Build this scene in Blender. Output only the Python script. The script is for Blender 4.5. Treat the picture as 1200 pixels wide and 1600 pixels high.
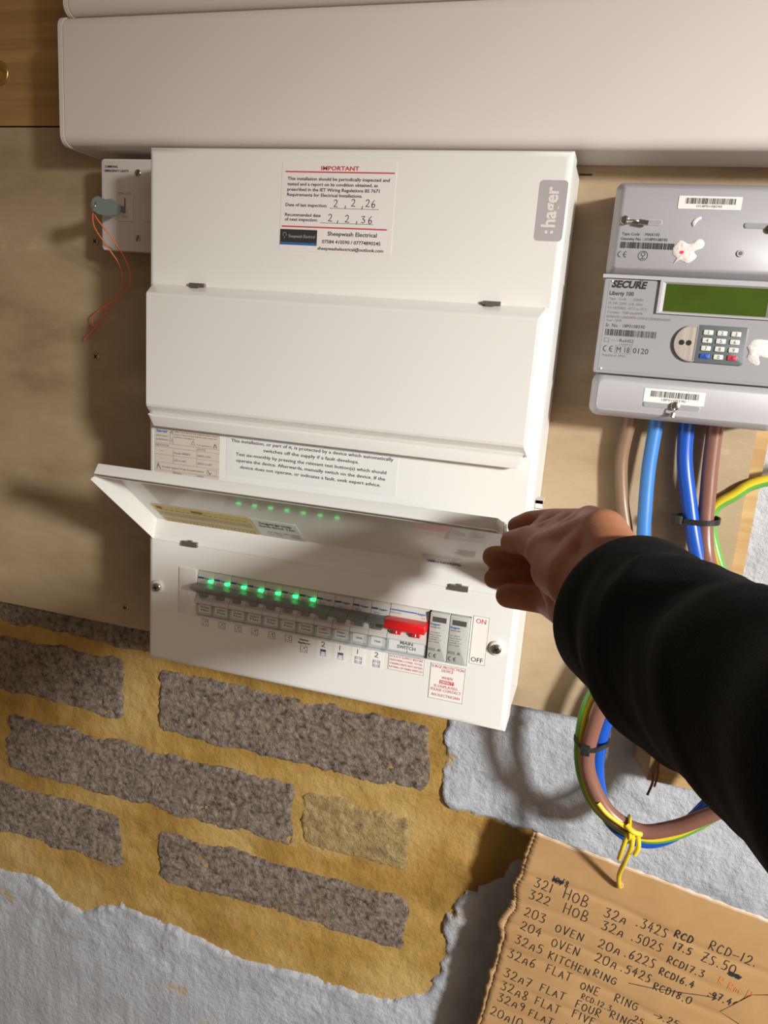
import bpy, math, random
from mathutils import Vector, Matrix, noise, Euler

# ------------------------------------------------------------------ camera, world, lights, exposure
scene = bpy.context.scene
for o in list(bpy.data.objects):
    bpy.data.objects.remove(o)
COL = scene.collection
cam_d = bpy.data.cameras.new('camera')
cam = bpy.data.objects.new('camera', cam_d)
COL.objects.link(cam)
cam.location = (0.41067, -0.62008, 0.33521)
cam.rotation_euler = (1.33929, -0.07279, 0.29329)
cam_d.sensor_fit = 'VERTICAL'
cam_d.sensor_height = 36.0
cam_d.lens = 1190.0 / 1600.0 * 36.0
cam_d.clip_start = 0.01
scene.camera = cam

world = bpy.data.worlds.new('room_ambient')
scene.world = world
world.use_nodes = True
wb = world.node_tree.nodes['Background']
wb.inputs[0].default_value = (1.0, 0.77, 0.58, 1)
wb.inputs[1].default_value = 0.13

def spot(name, loc, target, power, color, radius, size, blend):
    d = bpy.data.lights.new(name, 'SPOT')
    d.energy = power; d.color = color; d.shadow_soft_size = radius
    d.spot_size = math.radians(size); d.spot_blend = blend
    o = bpy.data.objects.new(name, d); COL.objects.link(o)
    o.location = loc
    o.rotation_euler = (Vector(target) - Vector(loc)).to_track_quat('-Z', 'Y').to_euler()
    return o
spot('work_lamp', (2.05, -1.5, 0.80), (0.77, 0.1, -0.165), 360, (0.985, 1.0, 0.985), 0.115, 61, 1.0)

# soft warm fill added behind the camera to give the ambient a direction
ad = bpy.data.lights.new('added_warm_fill', 'AREA'); ad.shape = 'RECTANGLE'; ad.size = 2.0; ad.size_y = 1.8; ad.energy = 25; ad.color = (1.0, 0.76, 0.56)
ao = bpy.data.objects.new('added_warm_fill', ad); COL.objects.link(ao); ao.location = (2.3, -2.1, 0.55)
ao.rotation_euler = (Vector((0.15, 0.1, 0.15)) - Vector((2.3, -2.1, 0.55))).to_track_quat('-Z', 'Z').to_euler()

scene.view_settings.view_transform = 'Standard'
scene.view_settings.look = 'None'
scene.view_settings.exposure = 0.0
scene.view_settings.gamma = 1.0
scene.view_settings.use_curve_mapping = False

# ------------------------------------------------------------------ materials
MATS = {}
def mat(name, col, rough=0.5, metal=0.0, var=None, vscale=20, vdetail=4, vstretch=(1, 1, 1), bump=0.0, bscale=200, bdist=0.002,
        spec=0.5, emit=None, estr=0, alpha=1.0, trans=0.0, sss=0.0, coat=0.0, vpos=(0.35, 0.65)):
    if name in MATS:
        return MATS[name]
    m = bpy.data.materials.new(name); m.use_nodes = True
    nt = m.node_tree; b = nt.nodes['Principled BSDF']
    b.inputs['Base Color'].default_value = (*col, 1)
    b.inputs['Roughness'].default_value = rough
    b.inputs['Metallic'].default_value = metal
    b.inputs['Specular IOR Level'].default_value = spec
    b.inputs['Coat Weight'].default_value = coat
    b.inputs['Coat Roughness'].default_value = 0.06
    if emit:
        b.inputs['Emission Color'].default_value = (*emit, 1); b.inputs['Emission Strength'].default_value = estr
    if alpha < 1: b.inputs['Alpha'].default_value = alpha
    if trans: b.inputs['Transmission Weight'].default_value = trans
    if sss:
        b.inputs['Subsurface Weight'].default_value = sss
        b.inputs['Subsurface Radius'].default_value = (0.008, 0.003, 0.0015)
        b.inputs['Subsurface Scale'].default_value = 0.6
    tc = mp = None
    if var or bump:
        tc = nt.nodes.new('ShaderNodeTexCoord'); mp = nt.nodes.new('ShaderNodeMapping')
        mp.inputs['Scale'].default_value = vstretch
        geo = nt.nodes.new('ShaderNodeNewGeometry')
        nt.links.new(geo.outputs['Position'], mp.inputs['Vector'])
    if var:
        n = nt.nodes.new('ShaderNodeTexNoise'); n.inputs['Scale'].default_value = vscale; n.inputs['Detail'].default_value = vdetail
        n.inputs['Roughness'].default_value = 0.6
        nt.links.new(mp.outputs[0], n.inputs['Vector'])
        r = nt.nodes.new('ShaderNodeValToRGB')
        r.color_ramp.elements[0].position = vpos[0]; r.color_ramp.elements[1].position = vpos[1]
        r.color_ramp.elements[0].color = (*var, 1); r.color_ramp.elements[1].color = (*col, 1)
        nt.links.new(n.outputs['Fac'], r.inputs[0]); nt.links.new(r.outputs[0], b.inputs['Base Color'])
    if bump:
        n2 = nt.nodes.new('ShaderNodeTexNoise'); n2.inputs['Scale'].default_value = bscale; n2.inputs['Detail'].default_value = 5
        nt.links.new(mp.outputs[0], n2.inputs['Vector'])
        bp = nt.nodes.new('ShaderNodeBump'); bp.inputs['Strength'].default_value = min(1, bump); bp.inputs['Distance'].default_value = bdist
        nt.links.new(n2.outputs['Fac'], bp.inputs['Height']); nt.links.new(bp.outputs[0], b.inputs['Normal'])
    MATS[name] = m
    return m

WHITE = mat('white_enamel', (0.78, 0.765, 0.73), 0.42)
WHITE_GLOSS = mat('white_gloss_enamel', (0.78, 0.765, 0.73), 0.30, coat=0.8)
TRUNK = mat('grey_white_pvc', (0.70, 0.64, 0.60), 0.45)
SWPLATE = mat('switch_plate_white', (0.66, 0.61, 0.58), 0.38)
PAPER = mat('label_paper', (0.80, 0.75, 0.73), 0.5)
PAPER2 = mat('clear_label', (0.74, 0.73, 0.71), 0.4)
PAPER_T = mat('table_label_paper', (0.62, 0.55, 0.47), 0.5)
PAPER_W = mat('white_sticker', (0.84, 0.81, 0.76), 0.45)
INK = mat('black_ink', (0.02, 0.02, 0.022), 0.6)
INK_G = mat('grey_ink', (0.16, 0.14, 0.13), 0.6)
RED_INK = mat('red_ink', (0.55, 0.05, 0.05), 0.6)
BLUE_INK = mat('blue_ink', (0.02, 0.16, 0.42), 0.6)
NAVY_INK = mat('navy_ink', (0.06, 0.07, 0.22), 0.6)
ORANGE_INK = mat('orange_ink', (0.62, 0.20, 0.05), 0.6)
BADGE = mat('grey_badge', (0.42, 0.385, 0.39), 0.5)
BADGE_T = mat('badge_letter', (0.72, 0.67, 0.62), 0.5)
DARK = mat('dark_gap', (0.012, 0.011, 0.01), 0.8)
STEEL = mat('screw_steel', (0.55, 0.52, 0.48), 0.28, 1.0)
BRASS = mat('brass_plated', (0.62, 0.44, 0.18), 0.35, 1.0)
CLIP = mat('hinge_spring_steel', (0.30, 0.27, 0.24), 0.4, 0.8)
PLY_EDGE = mat('plywood_edge', (0.55, 0.38, 0.20), 0.7)
TIMBER = mat('pine_timber', (0.56, 0.38, 0.17), 0.6, var=(0.40, 0.24, 0.09), vscale=30, vstretch=(0.12, 1, 2.0), bump=0.1)
PLANK = mat('treated_plank', (0.42, 0.26, 0.09), 0.6, var=(0.27, 0.15, 0.045), vscale=38, vstretch=(0.06, 1, 2.2), bump=0.15)
def ramp_noise_mat(name, stops, scale, detail, bump, bscale, bdist, fine=None, smear=None, stretch=(1, 1, 1), rough=0.92):
    m = bpy.data.materials.new(name); m.use_nodes = True; nt = m.node_tree; bs = nt.nodes['Principled BSDF']; bs.inputs['Roughness'].default_value = rough
    geo0 = nt.nodes.new('ShaderNodeNewGeometry'); geo = nt.nodes.new('ShaderNodeMapping'); geo.inputs['Scale'].default_value = stretch; L = nt.links.new
    L(geo0.outputs['Position'], geo.inputs['Vector'])
    def nz(sc, det, ro=0.6):
        n = nt.nodes.new('ShaderNodeTexNoise'); n.inputs['Scale'].default_value = sc; n.inputs['Detail'].default_value = det; n.inputs['Roughness'].default_value = ro
        L(geo.outputs['Vector'], n.inputs['Vector']); return n
    def rp(src, st):
        r = nt.nodes.new('ShaderNodeValToRGB'); L(src, r.inputs[0])
        while len(r.color_ramp.elements) < len(st): r.color_ramp.elements.new(0.5)
        for e, (p, c) in zip(r.color_ramp.elements, st): e.position = p; e.color = (*c, 1)
        return r
    col = rp(nz(scale, detail).outputs['Fac'], stops).outputs[0]
    def mix(fac, a, bcol):
        mx = nt.nodes.new('ShaderNodeMix'); mx.data_type = 'RGBA'; L(fac, mx.inputs[0]); L(a, mx.inputs[6])
        if isinstance(bcol, tuple): mx.inputs[7].default_value = (*bcol, 1)
        return mx.outputs[2]
    if fine:
        f = rp(nz(fine[0], 3, 0.7).outputs['Fac'], [(fine[1], (0, 0, 0)), (fine[2], (1, 1, 1))]).outputs[0]
        col = mix(f, col, fine[3])
    if smear:
        f = rp(nz(smear[0], 6).outputs['Fac'], [(smear[1], (0, 0, 0)), (smear[2], (smear[4],) * 3)]).outputs[0]
        col = mix(f, col, smear[3])
    L(col, bs.inputs['Base Color'])
    n2 = nz(bscale, 6, 0.65); bp = nt.nodes.new('ShaderNodeBump'); bp.inputs['Strength'].default_value = bump; bp.inputs['Distance'].default_value = bdist
    L(n2.outputs['Fac'], bp.inputs['Height']); L(bp.outputs[0], bs.inputs['Normal'])
    MATS[name] = m; return m
MORTAR = ramp_noise_mat('yellow_mortar', [(0.30, (0.23, 0.120, 0.018)), (0.46, (0.365, 0.214, 0.045)), (0.66, (0.49, 0.332, 0.118))], 9, 9, 0.75, 70, 0.005, fine=(240, 0.66, 0.72, (0.25, 0.15, 0.05)))
BRICK = ramp_noise_mat('concrete_brick', [(0.32, (0.060, 0.040, 0.026)), (0.45, (0.20, 0.154, 0.120)), (0.66, (0.36, 0.288, 0.232))], 150, 10, 1.0, 230, 0.006, fine=(420, 0.66, 0.72, (0.48, 0.41, 0.34)), smear=(22, 0.54, 0.74, (0.40, 0.28, 0.10), 0.45))
BRICK_Y = ramp_noise_mat('mortar_smeared_brick', [(0.32, (0.21, 0.15, 0.085)), (0.47, (0.36, 0.25, 0.10)), (0.68, (0.50, 0.37, 0.17))], 60, 10, 1.0, 260, 0.004)
COAT = ramp_noise_mat('grey_blue_paint', [(0.32, (0.36, 0.37, 0.395)), (0.5, (0.43, 0.445, 0.475)), (0.7, (0.48, 0.50, 0.535))], 16, 7, 0.75, 105, 0.005, fine=(130, 0.735, 0.75, (0.30, 0.20, 0.12)), smear=(15, 0.665, 0.70, (0.48, 0.33, 0.12), 0.75), rough=0.5)
PLY = ramp_noise_mat('plywood_face', [(0.28, (0.275, 0.185, 0.102)), (0.46, (0.375, 0.272, 0.163)), (0.62, (0.425, 0.318, 0.20)), (0.74, (0.60, 0.47, 0.31))], 9, 12, 0.2, 240, 0.0015, stretch=(0.8, 1, 1.8), rough=0.65)
CARD = mat('brown_cardboard', (0.43, 0.255, 0.105), 0.75, var=(0.38, 0.215, 0.085), vscale=18, vdetail=5, bump=0.05)
CARD_EDGE = mat('torn_cardboard_edge', (0.58, 0.40, 0.22), 0.9)
CARD_TORN = mat('torn_card_fibre', (0.50, 0.31, 0.15), 0.9)

# ------------------------------------------------------------------ mesh builder
ORG = {}
FONT_CACHE = {}
def text_polys(s, bold=0.0):
    key = (s, bold)
    if key not in FONT_CACHE:
        cu = bpy.data.curves.new('t', 'FONT'); cu.body = s; cu.resolution_u = 2; cu.offset = bold; cu.fill_mode = 'FRONT'
        ob = bpy.data.objects.new('t', cu); COL.objects.link(ob)
        dg = bpy.context.evaluated_depsgraph_get(); dg.update()
        me = bpy.data.meshes.new_from_object(ob.evaluated_get(dg))
        FONT_CACHE[key] = ([tuple(v.co) for v in me.vertices], [tuple(p.vertices) for p in me.polygons])
        bpy.data.objects.remove(ob); bpy.data.curves.remove(cu); bpy.data.meshes.remove(me)
    return FONT_CACHE[key]
CAP = None

def front(y0):          # local (right, up, outwards) -> world on a plane facing the viewer
    return Matrix(((1, 0, 0, 0), (0, 0, -1, y0), (0, 1, 0, 0), (0, 0, 0, 1)))

class MB:
    def __init__(s, M=None):
        s.v = []; s.f = []; s.m = []; s.M = M or Matrix.Identity(4); s.zf = None
    def add(s, vs, fs, mi=0):
        b = len(s.v)
        if s.zf: vs = [(p[0], p[1], p[2] + s.zf(p[0], p[1])) for p in vs]
        s.v += [s.M @ Vector(p) for p in vs]
        s.f += [tuple(i + b for i in f) for f in fs]
        s.m += [mi] * len(fs)
        return s
    def box(s, lo, hi, mi=0):
        x0, y0, z0 = lo; x1, y1, z1 = hi
        return s.add([(x0, y0, z0), (x1, y0, z0), (x1, y1, z0), (x0, y1, z0), (x0, y0, z1), (x1, y0, z1), (x1, y1, z1), (x0, y1, z1)],
                     [(0, 3, 2, 1), (4, 5, 6, 7), (0, 1, 5, 4), (1, 2, 6, 5), (2, 3, 7, 6), (3, 0, 4, 7)], mi)
    def rings(s, rings, mi=0, cap0=True, cap1=True):
        n = len(rings[0]); vs = [p for r in rings for p in r]; fs = []
        for i in range(len(rings) - 1):
            for j in range(n):
                a = i * n + j; b2 = i * n + (j + 1) % n
                fs.append((a, b2, b2 + n, a + n))
        if cap0: fs.append(tuple(range(n - 1, -1, -1)))
        if cap1: fs.append(tuple((len(rings) - 1) * n + j for j in range(n)))
        return s.add(vs, fs, mi)
    def plate(s, x0, x1, y0, y1, z0, z1, r=0.003, bev=0.001, mi=0, seg=4, bseg=2):
        """rounded rectangle in local xy, thickness z0..z1, bevelled at the z1 face"""
        def outline(ins, z):
            out = []; rr = max(r - ins, 0.0001)
            for cx, cy, a0 in ((x1 - r, y1 - r, 0), (x0 + r, y1 - r, 90), (x0 + r, y0 + r, 180), (x1 - r, y0 + r, 270)):
                for k in range(seg + 1):
                    a = math.radians(a0 + 90 * k / seg)
                    out.append((cx + rr * math.cos(a), cy + rr * math.sin(a), z))
            return out
        R = [outline(0, z0)]
        if bev > 0:
            for k in range(bseg + 1):
                a = math.pi / 2 * k / bseg
                R.append(outline(bev * (1 - math.cos(a)), z1 - bev + bev * math.sin(a)))
        else:
            R.append(outline(0, z1))
        return s.rings(R, mi)
    def rect(s, x0, x1, y0, y1, z=0.0, mi=0):
        return s.add([(x0, y0, z), (x1, y0, z), (x1, y1, z), (x0, y1, z)], [(0, 1, 2, 3)], mi)
    def frame(s, x0, x1, y0, y1, t, z=0.0, mi=0):
        s.rect(x0, x1, y0, y0 + t, z, mi); s.rect(x0, x1, y1 - t, y1, z, mi)
        s.rect(x0, x0 + t, y0, y1, z, mi); s.rect(x1 - t, x1, y0, y1, z, mi); return s
    def disc(s, cx, cy, r, z0, z1, mi=0, seg=16, bev=0.0, dome=0.0):
        c = lambda rr, z: [(cx + rr * math.cos(2 * math.pi * k / seg), cy + rr * math.sin(2 * math.pi * k / seg), z) for k in range(seg)]
        R = [c(r, z0), c(r, z1 - bev)]
        if bev: R.append(c(r - bev, z1))
        if dome:
            for k in range(1, 4):
                a = math.pi / 2 * k / 4; R.append(c(r * math.cos(a), z1 + dome * math.sin(a)))
        return s.rings(R, mi)
    def ring2d(s, cx, cy, r0, r1, z, mi=0, seg=24, a0=0, a1=360):
        vs = []; fs = []
        for k in range(seg + 1):
            a = math.radians(a0 + (a1 - a0) * k / seg)
            vs += [(cx + r0 * math.cos(a), cy + r0 * math.sin(a), z), (cx + r1 * math.cos(a), cy + r1 * math.sin(a), z)]
        for k in range(seg): fs.append((2 * k, 2 * k + 1, 2 * k + 3, 2 * k + 2))
        return s.add(vs, fs, mi)
    def text(s, t, x, y, h, w=None, mi=0, z=0.0001, align='L', bold=0.0, rot=0.0, slant=0.0):
        global CAP
        if CAP is None:
            CAP = max(p[1] for p in text_polys('H')[0])
        vs, fs = text_polys(t, bold)
        if not vs: return s
        k = h / CAP; xs = [p[0] for p in vs]; x0, x1 = min(xs), max(xs)
        kx = k if w is None else w / (x1 - x0)
        W = (x1 - x0) * kx
        off = {'L': 0, 'C': -W / 2, 'R': -W}[align]
        c, sn = math.cos(rot), math.sin(rot)
        out = []
        for p in vs:
            a = (p[0] - x0) * kx + off + slant * p[1] * k; b = p[1] * k
            out.append((x + a * c - b * sn, y + a * sn + b * c, z))
        return s.add(out, fs, mi)
    def stroke(s, pts, t, z=0.0001, mi=0):
        """flat pen stroke of width t through 2d points"""
        for i in range(len(pts) - 1):
            a = Vector(pts[i][:2]); b = Vector(pts[i + 1][:2]); d = b - a
            if d.length < 1e-9: continue
            if s.zf and d.length > 0.003:
                k = int(d.length / 0.002) + 1
                for q in range(k): s.stroke([tuple(a + d * (q / k)), tuple(a + d * ((q + 1) / k))], t, z, mi)
                continue
            d.normalize(); nn = Vector((-d.y, d.x)) * t / 2; a = a - d * t * 0.35; b = b + d * t * 0.35; zz = z + 0.00001 * (i % 3)
            s.add([(a.x + nn.x, a.y + nn.y, zz), (a.x - nn.x, a.y - nn.y, zz), (b.x - nn.x, b.y - nn.y, zz), (b.x + nn.x, b.y + nn.y, zz)], [(0, 1, 2, 3)], mi)
        return s
    def tube(s, pts, r, seg=12, mi=0, caps=True, mfun=None):
        P = [Vector(p) for p in pts]; n = len(P)
        rs = r if isinstance(r, (list, tuple)) else [r] * n
        T = [(P[min(i + 1, n - 1)] - P[max(i - 1, 0)]).normalized() for i in range(n)]
        up = Vector((0, 0, 1)) if abs(T[0].z) < 0.9 else Vector((0, 1, 0))
        N = (up - T[0] * up.dot(T[0])).normalized(); R = []
        for i in range(n):
            N = (N - T[i] * N.dot(T[i])).normalized(); B = T[i].cross(N)
            R.append([tuple(P[i] + (N * math.cos(2 * math.pi * k / seg) + B * math.sin(2 * math.pi * k / seg)) * rs[i]) for k in range(seg)])
        b = len(s.f)
        s.rings(R, mi, caps, caps)
        if mfun:
            for i in range(n - 1):
                for k in range(seg): s.m[b + i * seg + k] = mfun(i, k)
        return s
    def capsule(s, a, b, ra, rb, seg=20, cap=6):
        a = Vector(a); b = Vector(b); d = (b - a).normalized()
        pts = []; rs = []
        for k in range(cap + 1):
            t = math.pi / 2 * k / cap
            pts.append(a - d * ra * math.cos(t)); rs.append(max(ra * math.sin(t), 1e-4))
        for k in range(cap + 1):
            t = math.pi / 2 * k / cap
            pts.append(b + d * rb * math.sin(t)); rs.append(max(rb * math.cos(t), 1e-4))
        T = d; up = Vector((0, 0, 1)) if abs(T.z) < 0.9 else Vector((0, 1, 0))
        N = (up - T * up.dot(T)).normalized(); B = T.cross(N)
        return s.rings([[tuple(p + (N * math.cos(2 * math.pi * k / seg) + B * math.sin(2 * math.pi * k / seg)) * q) for k in range(seg)] for p, q in zip(pts, rs)])
    def build(s, name, mats, parent=None, smooth=None, origin=None):
        me = bpy.data.meshes.new(name)
        lo = Vector((min(p[i] for p in s.v) for i in range(3))); hi = Vector((max(p[i] for p in s.v) for i in range(3)))
        c = (lo + hi) / 2 if origin is None else Vector(origin)
        me.from_pydata([tuple(p - c) for p in s.v], [], s.f)
        if not isinstance(mats, (list, tuple)): mats = [mats]
        for m in mats: me.materials.append(m)
        if len(mats) > 1: me.polygons.foreach_set('material_index', s.m)
        if smooth is not None:
            me.polygons.foreach_set('use_smooth', [True] * len(me.polygons))
            me.set_sharp_from_angle(angle=math.radians(smooth))
        me.update()
        o = bpy.data.objects.new(name, me); COL.objects.link(o)
        if parent is not None:
            o.parent = parent; o.location = c - ORG[parent.name]
        else:
            o.location = c
        ORG[o.name] = c
        return o

def empty(name, loc):
    o = bpy.data.objects.new(name, None); COL.objects.link(o); o.location = loc; o.empty_display_size = 0.02
    ORG[o.name] = Vector(loc); return o
def tag(o, label=None, cat=None, group=None, kind=None):
    if label: o['label'] = label
    if cat: o['category'] = cat
    if group: o['group'] = group
    if kind: o['kind'] = kind
    return o
def catmull(pts, k=8):
    P = [Vector(p) for p in pts]; P = [P[0] * 2 - P[1]] + P + [P[-1] * 2 - P[-2]]; out = []
    for i in range(1, len(P) - 2):
        for j in range(k):
            t = j / k
            out.append(0.5 * ((2 * P[i]) + (-P[i - 1] + P[i + 1]) * t + (2 * P[i - 1] - 5 * P[i] + 4 * P[i + 1] - P[i + 2]) * t * t + (-P[i - 1] + 3 * P[i] - 3 * P[i + 1] + P[i + 2]) * t ** 3))
    out.append(P[-2]); return out
def fbm(x, y, z, o=4):
    return noise.fractal(Vector((x, y, z)), 1.0, 2.0, o)

# ------------------------------------------------------------------ the wall: mortar, bricks, grey paint coat
WY = 0.165
def lines(lo, a, b, hi, fine, coarse):
    out = []; x = lo
    while x < a - 1e-6: out.append(x); x += coarse
    x = a
    while x < b - 1e-6: out.append(x); x += fine
    x = b
    while x < hi - 1e-6: out.append(x); x += coarse
    out.append(hi); return out
XL = lines(-1.1, -0.42, 0.72, 1.5, 0.0036, 0.04)
ZL = lines(-1.1, -0.56, 0.0, 1.1, 0.0036, 0.04)
def heightfield(hf, keep=None):
    mb = MB(); idx = {}
    vs = []; fs = []
    for i, x in enumerate(XL):
        for j, z in enumerate(ZL):
            idx[i, j] = len(vs); vs.append((x, WY - hf(x, z), z))
    for i in range(len(XL) - 1):
        for j in range(len(ZL) - 1):
            if keep and not keep((XL[i] + XL[i + 1]) / 2, (ZL[j] + ZL[j + 1]) / 2): continue
            fs.append((idx[i, j], idx[i + 1, j], idx[i + 1, j + 1], idx[i, j + 1]))
    used = sorted({k for f in fs for k in f}); mp = {k: n for n, k in enumerate(used)}
    mb.add([vs[k] for k in used], [tuple(mp[k] for k in f) for f in fs])
    return mb
def mortar_h(x, z):
    h = 0.0022 * fbm(x * 9, z * 14, 3.1) + 0.0007 * fbm(x * 70, z * 70, 1.0, 3)
    h += 0.0014 * fbm(x * 6 + z * 20, z * 30 - x * 12, 7.0, 2) * (1 if z < -0.4 else 0.4)
    return h
wall = heightfield(mortar_h).build('wall_back', MORTAR, None, 180)
tag(wall, 'yellow sandy mortar wall behind the boards', kind='structure')

GREY = [(0.281, 1.2), (0.281, -0.0756), (0.2824, -0.1155), (0.2824, -0.1566), (0.2829, -0.1942), (0.319, -0.1988), (0.36, -0.1985), (0.3895, -0.2028), (0.412, -0.2113), (0.418, -0.224), (0.4077, -0.2351), (0.3796, -0.2434), (0.353, -0.2729), (0.3185, -0.3099), (0.299, -0.3523), (0.3109, -0.3944), (0.2884, -0.4593), (0.2363, -0.4881), (0.149, -0.4899), (0.0573, -0.4918), (-0.0892, -0.479), (-0.1507, -0.4673), (-0.2147, -0.4984), (-0.2525, -0.4888), (-0.2903, -0.4626), (-0.3586, -0.4723), (-1.2, -0.45), (-1.2, -1.2), (1.6, -1.2), (1.6, 1.2)]
def sdist(x, z):
    d = 9.0; ins = False; n = len(GREY)
    for i in range(n):
        ax, az = GREY[i]; bx, bz = GREY[(i + 1) % n]
        ex, ez = bx - ax, bz - az; wx, wz = x - ax, z - az
        t = max(0, min(1, (wx * ex + wz * ez) / (ex * ex + ez * ez)))
        dx, dz = wx - ex * t, wz - ez * t
        d = min(d, dx * dx + dz * dz)
        if (az > z) != (bz > z) and x < (bx - ax) * (z - az) / (bz - az) + ax: ins = not ins
    d = math.sqrt(d)
    return d if ins else -d
SD = {}
def sdn(x, z):
    k = (round(x, 5), round(z, 5))
    if k not in SD:
        SD[k] = sdist(x, z) + 0.0055 * fbm(x * 34, z * 34, 9.0, 5) + 0.0035 * fbm(x * 110, z * 110, 2.0, 3)
    return SD[k]
def coat_h(x, z):
    d = sdn(x, z)
    t = max(0, min(1, (d + 0.003) / 0.007)); t = t * t * (3 - 2 * t)
    lump = 0.0040 * max(0, fbm(x * 14, z * 18, 4.4, 3)) * max(0, 1 - d / 0.09) if d > 0 else 0
    return -0.006 + 0.0095 * t + 0.0022 * fbm(x * 22, z * 22, 5.0, 4) + 0.0009 * fbm(x * 95, z * 95, 6.0, 3) + lump * 1.6
coat = heightfield(coat_h, lambda x, z: sdn(x, z) > -0.008).build('painted_render', COAT, wall, 180)
tag(coat, 'grey-blue painted rough render')

def brick(x0, x1, z0, z1, seed, m=BRICK, proud=0.003, rough=0.0034):
    st = 0.0026; x0 -= 0.0035; x1 += 0.0035; z0 -= 0.0038; z1 += 0.0038
    nx = max(8, int((x1 - x0) / st)); nz = max(6, int((z1 - z0) / st)); vs = []; fs = []
    for i in range(nx + 1):
        for j in range(nz + 1):
            u, v = i / nx, j / nz
            x = x0 + (x1 - x0) * u; z = z0 + (z1 - z0) * v
            ex = min(u, 1 - u) * (x1 - x0); ez = min(v, 1 - v) * (z1 - z0); rc = 0.012
            d = min(ex, ez) if ex > rc or ez > rc else rc - math.hypot(rc - ex, rc - ez)
            if d < 0.03: d += 0.0062 * (fbm(x * 24, z * 24, seed + 5.0, 5) - 0.12) + 0.0016 * fbm(x * 170, z * 170, seed, 2)
            t = max(0, min(1, d / 0.005)); t = math.sqrt(t)
            g = 0.8 * fbm(x * 48, z * 48, seed + 2, 3) + 0.55 * fbm(x * 190, z * 190, seed + 4, 3) - 2.6 * max(0, fbm(x * 120, z * 120, seed + 9, 2) - 0.36)
            h = -0.008 + (0.008 + proud) * t + rough * 0.85 * g * (0.2 + 0.8 * t)
            if d > 0.009: h = max(h, 0.0006)
            vs.append((x, WY - h, z))
    for i in range(nx):
        for j in range(nz):
            a = i * (nz + 1) + j; b = a + nz + 1
            fs.append((a, b, b + 1, a + 1))
    return MB().add(vs, fs).build('brick', m, wall, 180)
brick(-0.62, -0.03, -0.080, 0.02, 1.0)
brick(-0.60, -0.143, -0.182, -0.100, 2.0)
brick(-0.092, 0.264, -0.186, -0.100, 3.0)
brick(-0.78, -0.352, -0.302, -0.215, 4.0)
brick(-0.333, 0.100, -0.302, -0.217, 5.0)
brick(0.112, 0.250, -0.296, -0.222, 6.0, BRICK_Y, 0.0020, 0.0030)
brick(-0.58, -0.150, -0.408, -0.328, 7.0)
brick(-0.092, 0.256, -0.408, -0.334, 8.0, BRICK, 0.0025, 0.0024)

# ------------------------------------------------------------------ boards and timber
ply = MB().box((-1.0, 0.100, -0.0205), (0.534, 0.118, 0.5165)).build('plywood_board', PLY)
tag(ply, 'pale plywood backing board behind the white consumer unit and the meter', 'board')
def screw_head(parent, x, z, y, r, m, recess=True, cross=True, name='screw', ang=0.4, dome=0.0):
    mb = MB(front(y))
    mb.disc(x, z, r, -0.001, 0.0006, 0, 18, 0.0003, dome)
    zt = 0.00065 + dome
    for a in ((ang, ang + math.pi / 2) if cross else (ang,)):
        c, s = math.cos(a), math.sin(a); L = r * (0.62 if cross else 0.9); t = r * 0.14
        mb.add([(x + L * c - t * s, z + L * s + t * c, zt), (x - L * c - t * s, z - L * s + t * c, zt), (x - L * c + t * s, z - L * s - t * c, zt), (x + L * c + t * s, z + L * s - t * c, zt)], [(0, 1, 2, 3)], 1)
    return mb.build(name, [m, DARK], parent, 40)
for x, z in ((-0.1305, 0.4063), (-0.1316, 0.2870), (-0.0962, 0.0033)):
    tag(screw_head(ply, x, z, 0.0995, 0.0044, BRASS, ang=x * 30), 'brass countersunk cross-head screw')
MB(front(0.0998)).rect(0.3582, 0.3690, 0.4785, 0.4800).build('pencil_mark', INK, ply)

plank = MB().box((-1.0, 0.099, 0.518), (0.75, 0.145, 0.72)).build('timber_plank', PLANK)
tag(plank, 'brown treated timber plank at the top behind the trunking', 'plank')
bolt = empty('hex_bolt', (-0.2450, 0.099, 0.5683))
mb = MB(front(0.0988)); mb.disc(-0.2450, 0.5683, 0.0125, -0.001, 0.0012, 0, 28, 0.0004); mb.build('washer', BRASS, bolt, 40)
mb = MB(front(0.0975)); mb.disc(-0.2450, 0.5683, 0.0075, 0, 0.0050, 0, 6, 0.0008); mb.build('bolt_head', BRASS, bolt, 20)
tag(bolt, 'brass hex bolt with washer in the timber plank at the left edge', 'bolt')

bt = MB()
bt.add([(0.4960, 0.1185, -0.0815), (0.66, 0.1185, -0.0815), (0.66, 0.160, -0.0815), (0.4835, 0.160, -0.0815),
        (0.4960, 0.1185, 0.02), (0.66, 0.1185, 0.02), (0.66, 0.160, 0.02), (0.4835, 0.160, 0.02)],
       [(0, 3, 2, 1), (4, 5, 6, 7), (0, 1, 5, 4), (1, 2, 6, 5), (2, 3, 7, 6), (3, 0, 4, 7)])
bt = bt.build('timber_batten', TIMBER)
tag(bt, 'short pine batten end sticking out below the plywood board', 'batten')
nl = MB().tube(catmull([(0.5030, 0.1170, -0.0560), (0.5000, 0.1150, -0.0700), (0.5005, 0.1120, -0.0800), (0.4975, 0.1100, -0.0930)], 5), 0.0012, 8).tube(catmull([(0.5035, 0.1165, -0.0600), (0.5045, 0.1140, -0.0720), (0.5030, 0.1130, -0.0840)], 5), 0.0010, 8).build('rusty_strip', mat('rust', (0.16, 0.06, 0.025), 0.9), bt, 60)
vb = MB().box((0.500, 0.1185, 0.021), (0.5475, 0.160, 0.515)).build('timber_batten', TIMBER)
tag(vb, 'upright pine batten showing along the right edge of the plywood board', 'batten')

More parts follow.
